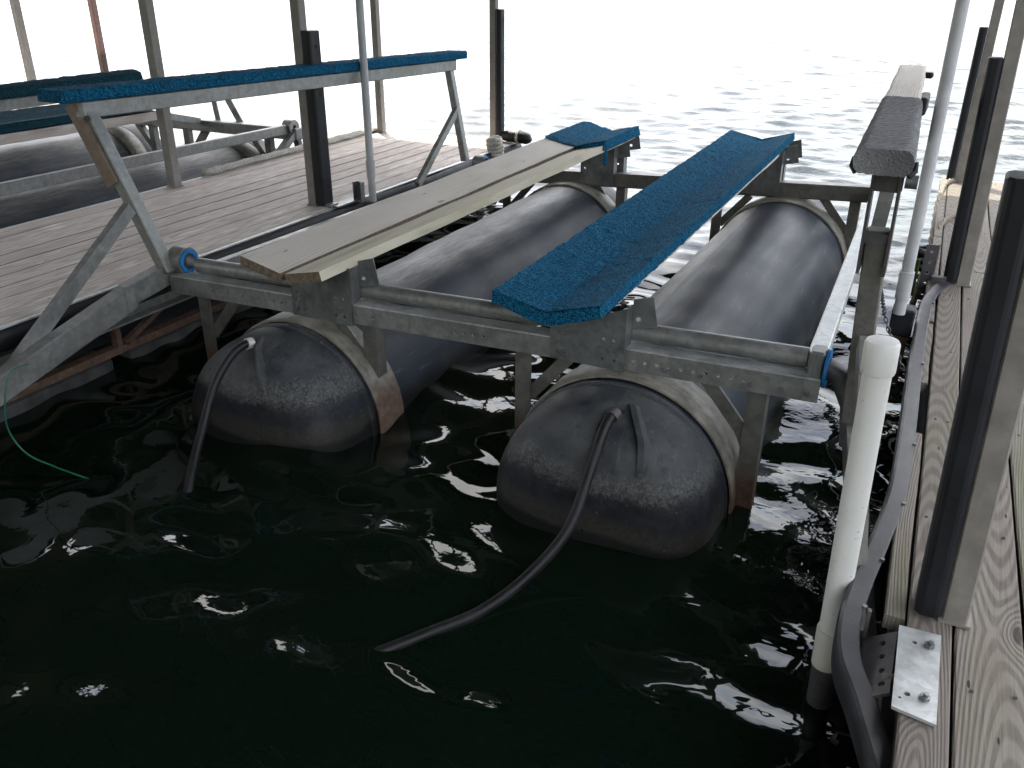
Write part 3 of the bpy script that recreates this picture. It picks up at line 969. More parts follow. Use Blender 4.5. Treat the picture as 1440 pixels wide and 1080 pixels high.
# ------------------------------------------------------------------ tanks
TR = 0.386
def tank(parent, x0, z0, y0, y1, mat, hose=None, straps=True, front=True):
    n, k = 64, 28
    def shell(ys, rs, nn=n):
        vs, fs = [], []
        for y, r in zip(ys, rs):
            vs += [(x0 + r * math.sin(2 * math.pi * i / nn), y, z0 + r * math.cos(2 * math.pi * i / nn)) for i in range(nn)]
        for a in range(len(ys) - 1):
            for i in range(nn):
                i2 = (i + 1) % nn
                fs.append((a * nn + i, a * nn + i2, (a + 1) * nn + i2, (a + 1) * nn + i))
        return vs, fs
    ys = [y0 + (y1 - y0) * i / 60 for i in range(61)]
    rs = [TR + 0.0022 * math.sin(y * 7.3 + x0) + 0.0016 * math.sin(y * 17) for y in ys]
    vs, fs = shell(ys, rs)
    T = MB().add(vs, fs).build('tank', mat, parent, smooth=60)
    L = 0.31
    for end, yb, sg in ((0, y0, -1), (1, y1, 1)):
        if end == 0 and not front: continue
        ys, rs = [yb + sg * -0.02, yb, yb + sg * 0.006, yb + sg * 0.012], [TR - 0.002, TR + 0.005, TR + 0.005, TR - 0.002]
        for i in range(1, k + 1):
            a = i / k * math.pi / 2
            dd = L * math.sin(a) ** 0.55
            rr = (TR - 0.003) * max(0.0, 1 - (dd / L) ** 4) ** 0.25
            ys.append(yb + sg * max(dd, 0.013 + 0.001 * i)); rs.append(max(rr, 0.004) if i < k else 0.003)
        for f in (0.7, 0.4): pass
        vs, fs = shell(ys, rs)
        MB().add(vs, fs).build('end_cap', 'tank_end', T, smooth=40)
    if straps:
        for ya in (y0 + 0.03, y1 - 0.20):
            if not front and ya < y0 + 0.1: continue
            w = 0.165
            r = TR + 0.008
            vs, fs = [], []
            m2 = 60
            for i in range(m2 + 1):
                a = math.radians(-118 + 236 * i / m2)
                for (yy, dr) in ((ya, -0.004), (ya, 0.003), (ya + 0.004, 0.006), (ya + w - 0.004, 0.006), (ya + w, 0.003), (ya + w, -0.004)):
                    vs.append((x0 + (r + dr) * math.sin(a), yy, z0 + (r + dr) * math.cos(a)))
            for i in range(m2):
                for j in range(5):
                    fs.append((i * 6 + j, i * 6 + j + 1, (i + 1) * 6 + j + 1, (i + 1) * 6 + j))
            MB().add(vs, fs).build('strap', 'strap_tan', T, smooth=40)
    return T

def fin(T, pts, w=0.03):
    """moulded rib standing on the end cap"""
    m = MB()
    P = [Vector(p) for p in pts]
    vs, fs = [], []
    n = len(P)
    for i, p in enumerate(P):
        hgt = 0.040 * math.sin(math.pi * (0.12 + 0.84 * i / (n - 1))) 
        d = V(0.0, -0.8, 0.5).normalized()
        vs += [p + V(-w / 2, 0.01, -0.01), p + V(-w * 0.2, 0, 0) + d * hgt, p + V(w * 0.25, 0, 0) + d * hgt, p + V(w / 2, 0.01, -0.01)]
    for i in range(n - 1):
        for j in range(3):
            fs.append((i * 4 + j, i * 4 + j + 1, (i + 1) * 4 + j + 1, (i + 1) * 4 + j))
    m.add(vs, fs).build('rib', 'tank_end', T, smooth=50)

# ------------------------------------------------------------------ the boat lift in the slip
lift = thing('boat_lift', (-1.55, 4.0, WZ), 'galvanized boat lift on two dark tanks with blue carpeted bunks, filling the slip', 'boat lift', 'boat lifts')
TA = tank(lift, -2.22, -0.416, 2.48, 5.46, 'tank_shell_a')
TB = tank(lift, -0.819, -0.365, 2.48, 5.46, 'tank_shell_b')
fin(TA, [(-2.245, 2.36, -0.035), (-2.20, 2.29, -0.05), (-2.150, 2.245, -0.085), (-2.12, 2.205, -0.14), (-2.105, 2.185, -0.19)], 0.028)
fin(TB, [(-0.745, 2.375, 0.012), (-0.70, 2.305, -0.01), (-0.665, 2.26, -0.05), (-0.652, 2.22, -0.10), (-0.655, 2.195, -0.14)], 0.045)
hp = [(-2.235, 2.33, -0.055), (-2.25, 2.285, -0.035), (-2.265, 2.21, -0.055), (-2.280, 2.12, -0.14), (-2.275, 2.04, -0.25), (-2.235, 1.93, -0.345), (-2.185, 1.835, -0.41), (-2.14, 1.76, -0.49)]
h_ = MB().tube(bez(hp, 36), [0.0165] * 27 + [0.017] + [0.0175] * 9, 14).build('drain_hose', 'black_hose', TA, smooth=60)
MB().ring((-2.246, 2.30, -0.040), (-2.253, 2.275, -0.036), 0.022, 0.015).build('hose_clamp', 'chrome_clamp', TA, smooth=40)
hp = [(-0.765, 2.345, -0.02), (-0.775, 2.30, 0.012), (-0.785, 2.235, -0.012), (-0.79, 2.14, -0.112), (-0.795, 1.99, -0.242), (-0.86, 1.84, -0.338), (-0.935, 1.70, -0.385), (-1.03, 1.58, -0.405), (-1.13, 1.46, -0.425), (-1.25, 1.35, -0.46)]
MB().tube(bez(hp, 52), [0.0172] * 53, 14).build('drain_hose', 'black_hose', TB, smooth=60)
MB().ring((-0.776, 2.300, 0.010), (-0.780, 2.270, 0.004), 0.023, 0.016).build('hose_clamp', 'dark_steel', TB, smooth=40)

# cross beams
FY, RY = 2.55, 5.42
def fz(x): return 0.050 + 0.0311 * (x + 2.905)
def rz_(x): return 0.055 + 0.050 * (x + 2.03)
def perforated_beam(name, xa, xb, za, zb, y, hgt, holes, depth=0.065):
    U = (V(xb, y, zb) - V(xa, y, za)).normalized()
    Vv = V(0, 0, 1)
    L = (V(xb, y, zb) - V(xa, y, za)).length
    b = MB().plate([(0, -hgt), (L, -hgt), (L, 0), (0, 0)], [(h, -hgt * 0.5, 0.0062) for h in holes], 0.006, (xa, y, za), U, Vv).build(name, 'galvanized', lift)
    MB().prism((xa, y + depth / 2, za + 0.0035), (xb, y + depth / 2, zb + 0.0035), [(-depth / 2 - 0.003, -0.003), (depth / 2, -0.003), (depth / 2, 0.003), (-depth / 2 - 0.003, 0.003)]).build('top_flange', 'bright_zinc', b)
    return b
holes = [0.16 + 0.041 * i for i in range(12)] + [1.86 + 0.041 * i for i in range(16)] + [0.98, 1.02, 1.06, 1.42, 1.46, 1.5, 1.54]
FB = perforated_beam('front_beam', -2.915, -0.215, fz(-2.915), fz(-0.215), FY, 0.072, holes)
for x in (-0.245, -0.325, -0.42, -0.58, -0.70):
    bolt(FB, (x, FY - 0.003, fz(x) - 0.046), (0, -1, 0), 0.0085)
U_ = [(-0.045, -0.045), (0.045, -0.045), (0.045, 0.045), (-0.045, 0.045)]
RB = MB().prism((-2.93, RY, rz_(-2.93) - 0.045), (-0.28, RY, rz_(-0.28) - 0.045), U_).build('rear_beam', 'galvanized_dark', lift, bevel=0.006)
def tz(x): return fz(x) + 0.038
for xa, xb in ((-2.82, -2.10), (-1.99, -1.06), (-0.845, -0.27)):
    m = MB()
    pr = [(0.032 * math.cos(2 * math.pi * i / 18), 0.032 * math.sin(2 * math.pi * i / 18)) for i in range(18)]
    m.prism((xa, FY + 0.085, tz(xa)), (xb, FY + 0.085, tz(xb)), pr).build('torsion_tube', 'galvanized', lift, smooth=35)
MB().tube([(-2.93, RY - 0.07, rz_(-2.9) + 0.0), (-2.4, RY - 0.07, rz_(-2.4))], 0.03, 14).build('torsion_tube', 'galvanized', lift, smooth=40)

# legs and knee braces that carry the tank straps
def leg_set(y, sgn, xs, top, down, w=0.062):
    for x, side in xs:
        zt = top(x) - 0.055
        MB().plate([(-w / 2, down), (w / 2, down), (w / 2, 0), (-w / 2, 0)], [], 0.007, (x, y, zt), (1, 0, 0), (0, 0, 1)).build('leg', 'galvanized_leg', lift)
        MB().bar((x - side * (w / 2 - 0.004), y + 0.03 * sgn, zt), (x - side * (w / 2 - 0.004), y + 0.03 * sgn, zt + down), 0.055, 0.007, up=(1, 0, 0)).build('leg', 'galvanized_leg', lift)
        MB().bar((x + side * 0.02, y + 0.012 * sgn, zt - 0.20), (x + side * 0.19, y + 0.012 * sgn, zt + 0.0), 0.046, 0.012, up=(0, 1, 0)).build('knee_brace', 'galvanized_leg', lift)
leg_set(FY + 0.03, 1, [(-2.765, 1), (-1.90, -1), (-1.23, 1), (-0.40, -1)], fz, -0.50)
leg_set(RY - 0.02, 1, [(-2.72, 1), (-1.885, -1), (-1.24, 1), (-0.44, -1)], lambda x: rz_(x) - 0.03, -0.50, 0.06)

# bunk brackets
def bracket(xa, xb, y, zlow, ztop_l, ztop_r, flag_x=None, sgn=-1):
    w = xb - xa
    hl = [(0.03, 0.10, 0.0065), (0.055, 0.10, 0.0065), (w - 0.075, 0.105, 0.0065), (w - 0.04, 0.105, 0.0065), (0.03, 0.03, 0.0065), (0.06, 0.03, 0.0065), (w - 0.075, 0.035, 0.0065), (w - 0.035, 0.035, 0.0065)]
    hl = [h for h in hl if h[1] < min(ztop_l, ztop_r) - zlow - 0.012]
    p = MB().plate([(0, 0), (w, 0.0), (w, ztop_r - zlow), (w * 0.45, min(ztop_l, ztop_r) - zlow - 0.004), (0, ztop_l - zlow)], hl, 0.006, (xa, y, zlow), (1, 0, 0), (0, 0, 1)).build('bracket_plate', 'galvanized_plate', lift)
    if flag_x:
        q = 0.09
        MB().plate([(0, ztop_r - zlow - 0.09), (0.085, ztop_r - zlow - 0.075), (0.065, ztop_r - zlow + 0.03), (0, ztop_r - zlow + 0.012)], [(0.02, ztop_r - zlow - 0.055, 0.009)], 0.006, (xb, y + 0.06, zlow), (1, 0.15, 0), (0, 0, 1)).build('bracket_flange', 'galvanized_plate', p)
        MB().box((xb - 0.003, y + 0.03, zlow + (ztop_r - zlow) * 0.5), (0.006, 0.06, (ztop_r - zlow) * 0.95)).build('bracket_web', 'galvanized_plate', p)
    for k in ((0.03, 0.065), (w - 0.05, 0.07)):
        bolt(p, (xa + k[0], y - 0.003, zlow + k[1]), (0, sgn, 0), 0.007)
    return p
bracket(-2.235, -1.945, FY - 0.012, 0.000, 0.185, 0.235, True)
bracket(-1.108, -0.838, FY - 0.012, 0.040, 0.205, 0.265, True)
bracket(-2.16, -1.90, RY + 0.055, 0.0, 0.245, 0.275, True)
bracket(-1.12, -0.88, RY + 0.055, 0.04, 0.285, 0.315, True)
bracket(-2.16, -1.93, RY - 0.052, -0.02, 0.215, 0.24, True)
bracket(-1.12, -0.88, RY - 0.052, 0.03, 0.265, 0.30, True)

# bunks
RA, RB_ = V(-1.065, 2.40, 0.254), V(-1.042, 5.52, 0.324)
carpet_sweep('bunk_carpet', 'blue_carpet', lift, RA, RB_, vprof(0.195, 0.048, 0.185, 0.060, 0.042), creases=(0.52, 0.86, 1.45), seed=3.0)
for o in plank_pair(lift, RA + V(0, 0.28, -0.040), RB_ + V(0, -0.15, -0.047), 0.17, 0.036, 0.130, 0.034, 0.026, 'plank_grey', 'plank_grey'): pass
LA, LB = V(-2.158, 2.40, 0.222), V(-2.030, 5.50, 0.292)
plank_pair(lift, LA, LB, 0.195, 0.040, 0.180, 0.040, 0.038, 'plank_grey', 'plank_fresh')
LC = lerp(LA, LB, 0.835)
carpet_sweep('bunk_carpet', 'blue_carpet', lift, LC + V(0, 0, 0.010), LB + V(0.002, 0.05, 0.010), vprof(0.199, 0.043, 0.192, 0.046, 0.062), seed=9.0, ragged=0.05)
# torn flap of carpet hanging at the break
m = MB()
vs, fs = [], []
for i in range(13):
    t = i / 12
    for j in range(6):
        s_ = j / 5
        wd = 0.055 * (1 - 0.55 * t) 
        vs.append(LC + V(0.195 + 0.006 * math.sin(6 * t + s_ * 3), 0.01 + s_ * wd + 0.012 * noise.noise(V(t * 4, s_ * 3, 1)), 0.035 - 0.13 * t))
for i in range(12):
    for j in range(5):
        fs.append((i * 6 + j, i * 6 + j + 1, (i + 1) * 6 + j + 1, (i + 1) * 6 + j))
o = m.add(vs, fs).build('carpet_flap', 'blue_carpet', lift, smooth=80)
md = o.modifiers.new('t', 'SOLIDIFY'); md.thickness = 0.006

# side rails, bearings, arms
def side(xf, xr, s, zf, zr):
    """bearing housings with blue bushings at both ends of a side rail; s=-1 left, 1 right"""
    MB().prism((xf, FY + 0.02, zf - 0.090), (xr, RY - 0.05, zr - 0.055), [(-0.022, -0.03), (0.022, -0.03), (0.022, 0.03), (-0.022, 0.03)]).build('side_rail', 'galvanized', lift, bevel=0.004)
    for y, x, z, r in ((FY + 0.075, xf, zf, 0.058), (RY - 0.07, xr, zr, 0.05)):
        h = MB().ring((x - 0.035, y, z), (x + 0.035, y, z), r, r - 0.012).build('bearing_housing', 'galvanized', lift, smooth=40)
        MB().ring((x + 0.036, y, z), (x + 0.044, y, z), r - 0.008, 0.035).build('bushing', 'blue_plastic', h, smooth=40)
        MB().ring((x - 0.044, y, z), (x - 0.036, y, z), r - 0.008, 0.035).build('bushing', 'blue_plastic', h, smooth=40)
side(-2.905, -2.90, -1, 0.105, 0.045)
# left mounting arm towards the dock, and its strut
MB().prism((-2.955, 2.62, 0.060), (-2.955, 2.34, 0.02), [(-0.03, -0.045), (0.03, -0.045), (0.03, 0.045), (-0.03, 0.045)]).build('mounting_arm', 'galvanized', lift, bevel=0.004)
MB().prism((-2.95, 2.36, 0.015), (-2.95, 0.80, -0.36), [(-0.032, -0.05), (0.032, -0.05), (0.032, 0.05), (-0.032, 0.05)]).build('mounting_arm', 'galvanized', lift, bevel=0.004)
MB().prism((-3.03, 2.505, 0.345), (-2.985, 1.74, -0.16), [(-0.017, -0.027), (0.017, -0.027), (0.017, 0.027), (-0.017, 0.027)]).build('guide_brace', 'galvanized', lift)
MB().prism((-2.925, 2.56, 0.06), (-3.225, 2.54, 0.735), [(-0.028, -0.028), (0.028, -0.028), (0.028, 0.028), (-0.028, 0.028)], up=(0, 1, 0)).build('guide_upright', 'galvanized', lift, bevel=0.004)
MB().prism((-3.115, 2.515, 0.43), (-3.262, 2.505, 0.745), [(-0.034, -0.006), (0.034, -0.006), (0.034, 0.006), (-0.034, 0.006)], up=(0, 1, 0)).build('upright_sleeve', 'rust_steel', lift)
MB().prism((-3.01, 5.33, 0.05), (-3.115, 5.31, 0.665), [(-0.024, -0.024), (0.024, -0.024), (0.024, 0.024), (-0.024, 0.024)], up=(0, 1, 0)).build('guide_upright', 'galvanized', lift, bevel=0.004)
MB().prism((-3.06, 5.31, 0.39), (-3.02, 4.72, 0.0), [(-0.014, -0.024), (0.014, -0.024), (0.014, 0.024), (-0.014, 0.024)]).build('guide_brace', 'galvanized', lift)
GA, GB = V(-3.215, 2.50, 0.728), V(-3.105, 5.36, 0.672)
MB().prism(GA, GB, [(-0.026, -0.034), (0.026, -0.034), (0.026, 0.032), (-0.026, 0.032)]).build('guide_bar', 'galvanized', lift, bevel=0.004)
d_ = (GB - GA).normalized()
carpet_sweep('guide_board', 'blue_carpet', lift, GA - d_ * 0.10 + V(-0.02, 0, 0.036), GB + d_ * 0.10 + V(-0.02, 0, 0.036), [(-0.075, 0.0), (0.065, 0.0), (0.068, 0.006), (0.068, 0.040), (0.060, 0.048), (-0.07, 0.048), (-0.077, 0.042), (-0.078, 0.005)], seed=15.0)
bolt(lift, (-3.165, 2.50, 0.70), (0.4, -1, 0), 0.012, 0.012, 'dark_steel')

# right-hand guide
MB().prism((-0.245, FY + 0.07, 0.165), (-0.33, RY - 0.05, 0.115), [(-0.028, -0.03), (0.028, -0.03), (0.028, 0.03), (-0.028, 0.03)]).build('side_rail', 'bright_zinc', lift, bevel=0.004)
hs = MB().box((-0.238, FY + 0.055, 0.165), (0.048, 0.075, 0.105)).build('bearing_housing', 'galvanized', lift, bevel=0.008)
MB().ring((-0.212, FY + 0.05, 0.16), (-0.203, FY + 0.05, 0.16), 0.062, 0.02).build('bushing', 'blue_plastic', hs, smooth=40)
MB().tube([(-0.21, FY + 0.05, 0.16), (-0.165, FY + 0.05, 0.145), (-0.115, FY + 0.03, 0.06), (-0.095, FY, -0.06)], 0.036, 14).build('pivot_arm', 'dark_steel', lift, smooth=50)
MB().prism((-0.108, 2.56, 0.02), (-0.135, 2.54, 0.62), [(-0.03, -0.026), (0.03, -0.026), (0.03, 0.026), (-0.03, 0.026)], up=(0, 1, 0)).build('guide_upright', 'galvanized_dark', lift, bevel=0.004)  # darker steel here puts the upright's backlit shade into its colour
for s in (-1, 1):
    MB().prism((-0.133 + s * 0.034, 2.53, 0.50), (-0.136 + s * 0.034, 2.52, 0.775), [(-0.004, -0.03), (0.004, -0.03), (0.004, 0.03), (-0.004, 0.03)], up=(0, 1, 0)).build('upright_cheek', 'dark_steel', lift)
MB().box((-0.135, 2.53, 0.755), (0.06, 0.06, 0.05)).build('guide_saddle', 'dark_steel', lift)
MB().box((-0.135, 2.53, 0.60), (0.058, 0.05, 0.03)).build('guide_saddle', 'dark_steel', lift)
MB().tube([(-0.09, 2.49, 0.765), (-0.06, 2.49, 0.765)], 0.018, 10).build('bolt', 'galvanized_plate', lift, smooth=40)
MB().prism((-0.112, 2.50, 0.30), (0.022, 1.72, -0.10), [(-0.018, -0.03), (0.018, -0.03), (0.018, 0.03), (-0.018, 0.03)]).build('guide_brace', 'galvanized_leg', lift)
MB().prism((-0.095, 2.54, -0.02), (0.075, 1.66, -0.24), [(-0.025, -0.04), (0.025, -0.04), (0.025, 0.04), (-0.025, 0.04)]).build('mounting_arm', 'galvanized_leg', lift)
MB().prism((-0.30, 5.33, 0.10), (-0.272, 5.30, 0.745), [(-0.024, -0.03), (0.024, -0.03), (0.024, 0.03), (-0.024, 0.03)], up=(0, 1, 0)).build('guide_upright', 'dark_steel', lift, bevel=0.003)
MB().prism((-0.235, 4.15, 0.05), (-0.19, 4.10, 0.76), [(-0.03, -0.012), (0.03, -0.012), (0.03, 0.012), (-0.03, 0.012)], up=(0, 1, 0)).build('guide_upright', 'galvanized', lift)
QA, QB = V(-0.147, 2.40, 0.822), V(-0.270, 5.36, 0.785)
dq = (QB - QA).normalized()
MB().prism(QA + dq * 0.1 + V(0.045, 0, -0.045), QB + V(0.045, 0, -0.045), [(-0.012, -0.04), (0.012, -0.04), (0.012, 0.04), (-0.012, 0.04)]).build('guide_bar', 'dark_steel', lift)
QM = QA + dq * 1.25
o = carpet_sweep('guide_carpet', 'grey_carpet', lift, QA, QM, [(-0.055, -0.030), (0.055, -0.030), (0.070, -0.015), (0.074, 0.005), (0.068, 0.024), (0.055, 0.034), (-0.055, 0.034), (-0.068, 0.024), (-0.074, 0.005), (-0.070, -0.015)], step=0.012, amp=0.002, seed=21.0)
# ragged bare end of the guide board
m = MB()
d, sd, u = frame(QB - QA)
vs, fs = [], []
n = 30
LL = (QB - QM).length + 0.05
for i in range(n + 1):
    t = i / n
    for j in range(9):
        s_ = -0.064 + 0.128 * j / 8
        tt = t * LL
        if i >= n - 1: tt += (0.16 if i == n else 0.05) * (random.random() - 0.6)
        ed = 0.006 * noise.noise(V(t * 9, j * 0.2, 7)) * (1 if j in (0, 8) else 0.3)
        vs.append(QM - d * 0.05 + d * tt + sd * (s_ + ed) + u * (0.022 + 0.004 * noise.noise(V(t * 7, j * 0.4, 0))))
        
for i in range(n):
    for j in range(8):
        fs.append((i * 9 + j, i * 9 + j + 1, (i + 1) * 9 + j + 1, (i + 1) * 9 + j))
o = m.add(vs, fs).build('guide_board', 'plank_grey', lift, smooth=40)
md = o.modifiers.new('t', 'SOLIDIFY'); md.thickness = 0.04; md.offset = -1
MB().box(QB + V(0.085, -0.05, -0.02), (0.05, 0.07, 0.03)).build('guide_stop', 'black_rubber', lift, bevel=0.008)
MB().box(QA + dq * 1.75 + V(0.078, 0, -0.04), (0.035, 0.22, 0.07)).build('guide_stop', 'black_rubber', lift, bevel=0.006)
for s in (-1, 1):
    MB().tube([QA + V(s * 0.074, 0.05, 0.0), QA + V(s * 0.077, 0.04, -0.02), QA + V(s * 0.064, 0.03, -0.034)], 0.007, 8).build('carpet_tie', 'black_rubber', lift, smooth=50)

# ------------------------------------------------------------------ chain on the right
def chain(pts, label):
    c = thing('chain', pts[0], label, 'chain')
    path = bez(pts, 60)
    acc, last, k = 0, path[0], 0
    lm = {}
    L = 0.018
    dist = [0]
    for a, b in zip(path[:-1], path[1:]): dist.append(dist[-1] + (b - a).length)
    n = int(dist[-1] / L)
    for i in range(n):
        s = (i + 0.5) * L
        j = max(q for q in range(len(dist)) if dist[q] <= s)
        j = min(j, len(path) - 2)
        p = path[j].lerp(path[j + 1], (s - dist[j]) / max(1e-6, dist[j + 1] - dist[j]))
        d, sd, u = frame(path[j + 1] - path[j], (0, 1, 0))
        if i % 2: sd = u
        lp = []
        for q in range(13):
            a = 2 * math.pi * q / 12
            lp.append(p + d * (0.012 * math.cos(a)) + sd * (0.006 * math.sin(a)))
        MB().tube(lp, 0.0021, 6, cap=False).build('link', 'chain_steel', c, smooth=60)
    return c
chain([(-0.115, 2.62, 0.44), (-0.112, 2.9, 0.33), (-0.098, 3.1, 0.20), (-0.070, 3.1, 0.13), (-0.028, 3.1, 0.055), (0.0, 3.1, 0.0), (0.04, 3.1, -0.03)], 'thin dark chain hanging beside the right guide post down to the dock')

# ------------------------------------------------------------------ neighbouring lift
N = thing('boat_lift', (-6.0, 4.0, WZ), 'neighbouring boat lift beyond the worn finger dock at upper left', 'boat lift', 'boat lifts')
DY = 0.12
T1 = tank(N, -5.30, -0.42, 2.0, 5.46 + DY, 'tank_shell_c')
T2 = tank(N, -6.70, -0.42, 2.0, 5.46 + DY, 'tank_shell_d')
NY = RY + DY
MB().prism((-7.45, NY, 0.05), (-4.62, NY, 0.07), U_).build('rear_beam', 'galvanized', N, bevel=0.006)
MB().prism((-4.755, 1.9, 0.125), (-4.70, NY - 0.02, 0.11), [(-0.022, -0.034), (0.022, -0.034), (0.022, 0.034), (-0.022, 0.034)]).build('side_rail', 'galvanized', N, bevel=0.004)
h = MB().ring((-4.73, NY - 0.02, 0.12), (-4.65, NY - 0.02, 0.12), 0.058, 0.02).build('bearing_housing', 'galvanized', N, smooth=40)
MB().prism((-4.66, NY, 0.09), (-4.60, NY - 0.55, -0.20), [(-0.025, -0.025), (0.025, -0.025), (0.025, 0.025), (-0.025, 0.025)]).build('mounting_arm', 'galvanized', N)
MB().prism((-4.69, NY + 0.02, 0.10), (-4.62, NY + 0.05, -0.30), [(-0.025, -0.02), (0.025, -0.02), (0.025, 0.02), (-0.025, 0.02)], up=(0, 1, 0)).build('leg', 'galvanized_leg', N)
for x, s in ((-5.80, 1), (-4.92, -1), (-6.2, -1), (-7.2, 1)):
    MB().box((x, NY - 0.02, -0.20), (0.06, 0.05, 0.46)).build('leg', 'galvanized_leg', N)
    MB().bar((x + s * 0.02, NY, -0.18), (x + s * 0.19, NY, 0.02), 0.05, 0.05).build('knee_brace', 'galvanized_leg', N)
def nprof(wl, hl, wr, hr, th): return vprof(wl, hl, wr, hr, th)
b1 = carpet_sweep('bunk_carpet', 'teal_carpet', N, (-5.50, 1.9, 0.355), (-5.42, 5.0, 0.345), vprof(0.19, 0.04, 0.18, 0.02, 0.05), step=0.025, seed=31)
plank_pair(N, (-5.50, 1.9, 0.30), (-5.43, 4.75, 0.30), 0.18, 0.03, 0.18, 0.02, 0.06, 'plank_grey', 'deck_wood_pink')
b2 = carpet_sweep('bunk_carpet', 'teal_carpet', N, (-6.85, 1.9, 0.30), (-6.75, 5.2, 0.30), vprof(0.19, 0.04, 0.18, 0.02, 0.05), step=0.03, seed=33)
for xx in (-5.40, -6.80):
    MB().bar((xx - 0.10, NY + 0.05, 0.05), (xx - 0.13, NY + 0.05, 0.27), 0.05, 0.010, up=(0, 1, 0)).build('bracket_plate', 'galvanized_plate', N)
    MB().bar((xx + 0.16, NY + 0.055, 0.05), (xx + 0.02, NY + 0.055, 0.28), 0.06, 0.010, up=(0, 1, 0)).build('bracket_plate', 'galvanized_plate', N)
MB().bar((-5.62, NY - 0.05, 0.10), (-5.40, NY - 0.95, 0.32), 0.03, 0.05).build('guide_brace', 'galvanized', N)
carpet_sweep('guide_board', 'teal_carpet', N, (-4.68, 1.9, 0.60), (-4.66, 4.06, 0.612), [(-0.08, 0.0), (0.075, 0.0), (0.085, 0.02), (0.075, 0.055), (0.02, 0.068), (-0.03, 0.066), (-0.08, 0.05), (-0.085, 0.02)], step=0.014, seed=41)
MB().prism((-4.675, 1.9, 0.568), (-4.655, 3.93, 0.578), [(-0.03, -0.03), (0.03, -0.03), (0.03, 0.03), (-0.03, 0.03)]).build('guide_bar', 'galvanized', N)
MB().prism((-4.72, 2.25, 0.11), (-4.67, 2.27, 0.57), [(-0.03, -0.03), (0.03, -0.03), (0.03, 0.03), (-0.03, 0.03)], up=(0, 1, 0)).build('guide_upright', 'galvanized', N)

# ------------------------------------------------------------------ white guide poles
def pvc(base, top, r, label, cap=True, coupler=None, mat='white_pvc'):
    o = thing('guide_pole', base, label, 'pipe', 'white plastic guide poles')
    b, tp = Vector(base), Vector(top)
    d = (tp - b).normalized()
    MB().tube([b, tp - d * 0.012, tp], [r, r, r], 24).build('pipe', mat, o, smooth=40)
    if cap:
        MB().tube([tp - d * 0.065, tp - d * 0.06, tp - d * 0.0, tp + d * 0.006, tp + d * 0.008], [r + 0.004, r + 0.0055, r + 0.0055, r + 0.002, r * 0.7], 24).build('end_cap', 'white_pvc', o, smooth=40)
    if coupler:
        p = b + d * coupler
        MB().tube([p - d * 0.06, p - d * 0.058, p + d * 0.05, p + d * 0.052], [r + 0.001, r + 0.0045, r + 0.0045, r + 0.001], 24).build('coupling', mat, o, smooth=40)
    return o
g1 = pvc((-0.026, 1.80, -0.285), (-0.047, 1.80, 0.575), 0.0292, 'short capped white plastic pipe in the right foreground', coupler=0.07)
MB().tube([(-0.022, 1.80, -0.47), (-0.026, 1.80, -0.27)], 0.031, 20).build('sleeve', 'dark_steel', g1, smooth=40)
g2 = pvc((-0.056, 3.50, 0.06), (-0.068, 3.50, 2.0), 0.0222, 'tall white pole leaning beside the right dock, behind the chain', cap=False, coupler=0.12, mat='pvc_backlit')
MB().box((-0.04, 3.56, 0.015), (0.085, 0.085, 0.11)).build('socket', 'black_rubber', g2, bevel=0.006)
MB().box((-0.035, 3.57, -0.14), (0.055, 0.06, 0.22)).build('socket_post', 'rust_steel', g2)
g3 = pvc((-3.075, 4.30, -0.02), (-3.085, 4.30, 2.0), 0.0225, 'tall white pole standing at the edge of the worn finger dock', cap=False, coupler=0.20, mat='pvc_backlit')

# ------------------------------------------------------------------ brackets on the docks
o = thing('dock_bracket', (0.14, 1.53, 0), 'bolted zinc plate bracket on the right dock near the bottom corner', 'bracket', 'steel brackets on the docks')
R2 = Matrix.Rotation(-0.03, 3, 'Z')
p = MB().plate([(0, 0), (0.078, -0.012), (0.075, 0.252), (-0.006, 0.248)], [(0.024, 0.046, 0.006), (0.027, 0.205, 0.005), (0.012, 0.03, 0.003)], 0.007, (0.107, 1.408, 0.007), (1, 0, 0), (0, 1, 0)).build('plate', 'bright_zinc', o)
for y in (1.455, 1.612):
    bolt(p, (0.161, y, 0.0105), (0.15, 0, 1), 0.010, 0.008, 'galvanized_plate')
q = MB().plate([(0, 0), (0.185, 0.012), (0.185, 0.062), (0, 0.078)], [(0.03, 0.045, 0.0075), (0.072, 0.045, 0.0075), (0.115, 0.045, 0.0075), (0.155, 0.045, 0.0075)], 0.007, (0.040, 1.655, -0.055), (0.08, -1, 0), (0.80, 0, 0.60)).build('hanger', 'dark_steel', o)
MB().box((0.040, 1.672, -0.035), (0.008, 0.012, 0.10)).build('hanger_edge', 'galvanized_dark', o)
MB().cyl((0.088, 1.52, -0.030), (0.112, 1.52, -0.022), 0.013, 12).build('pin', 'galvanized_dark', o, smooth=40)
MB().plate([(0, 0), (0.06, 0), (0.06, 0.5), (0, 0.5)], [(0.03, 0.05 + 0.06 * i, 0.008) for i in range(7)], 0.006, (0.055, 1.33, -0.60), (1, 0, 0), (0, 0, 1)).build('pile_hanger', 'dark_steel', o)

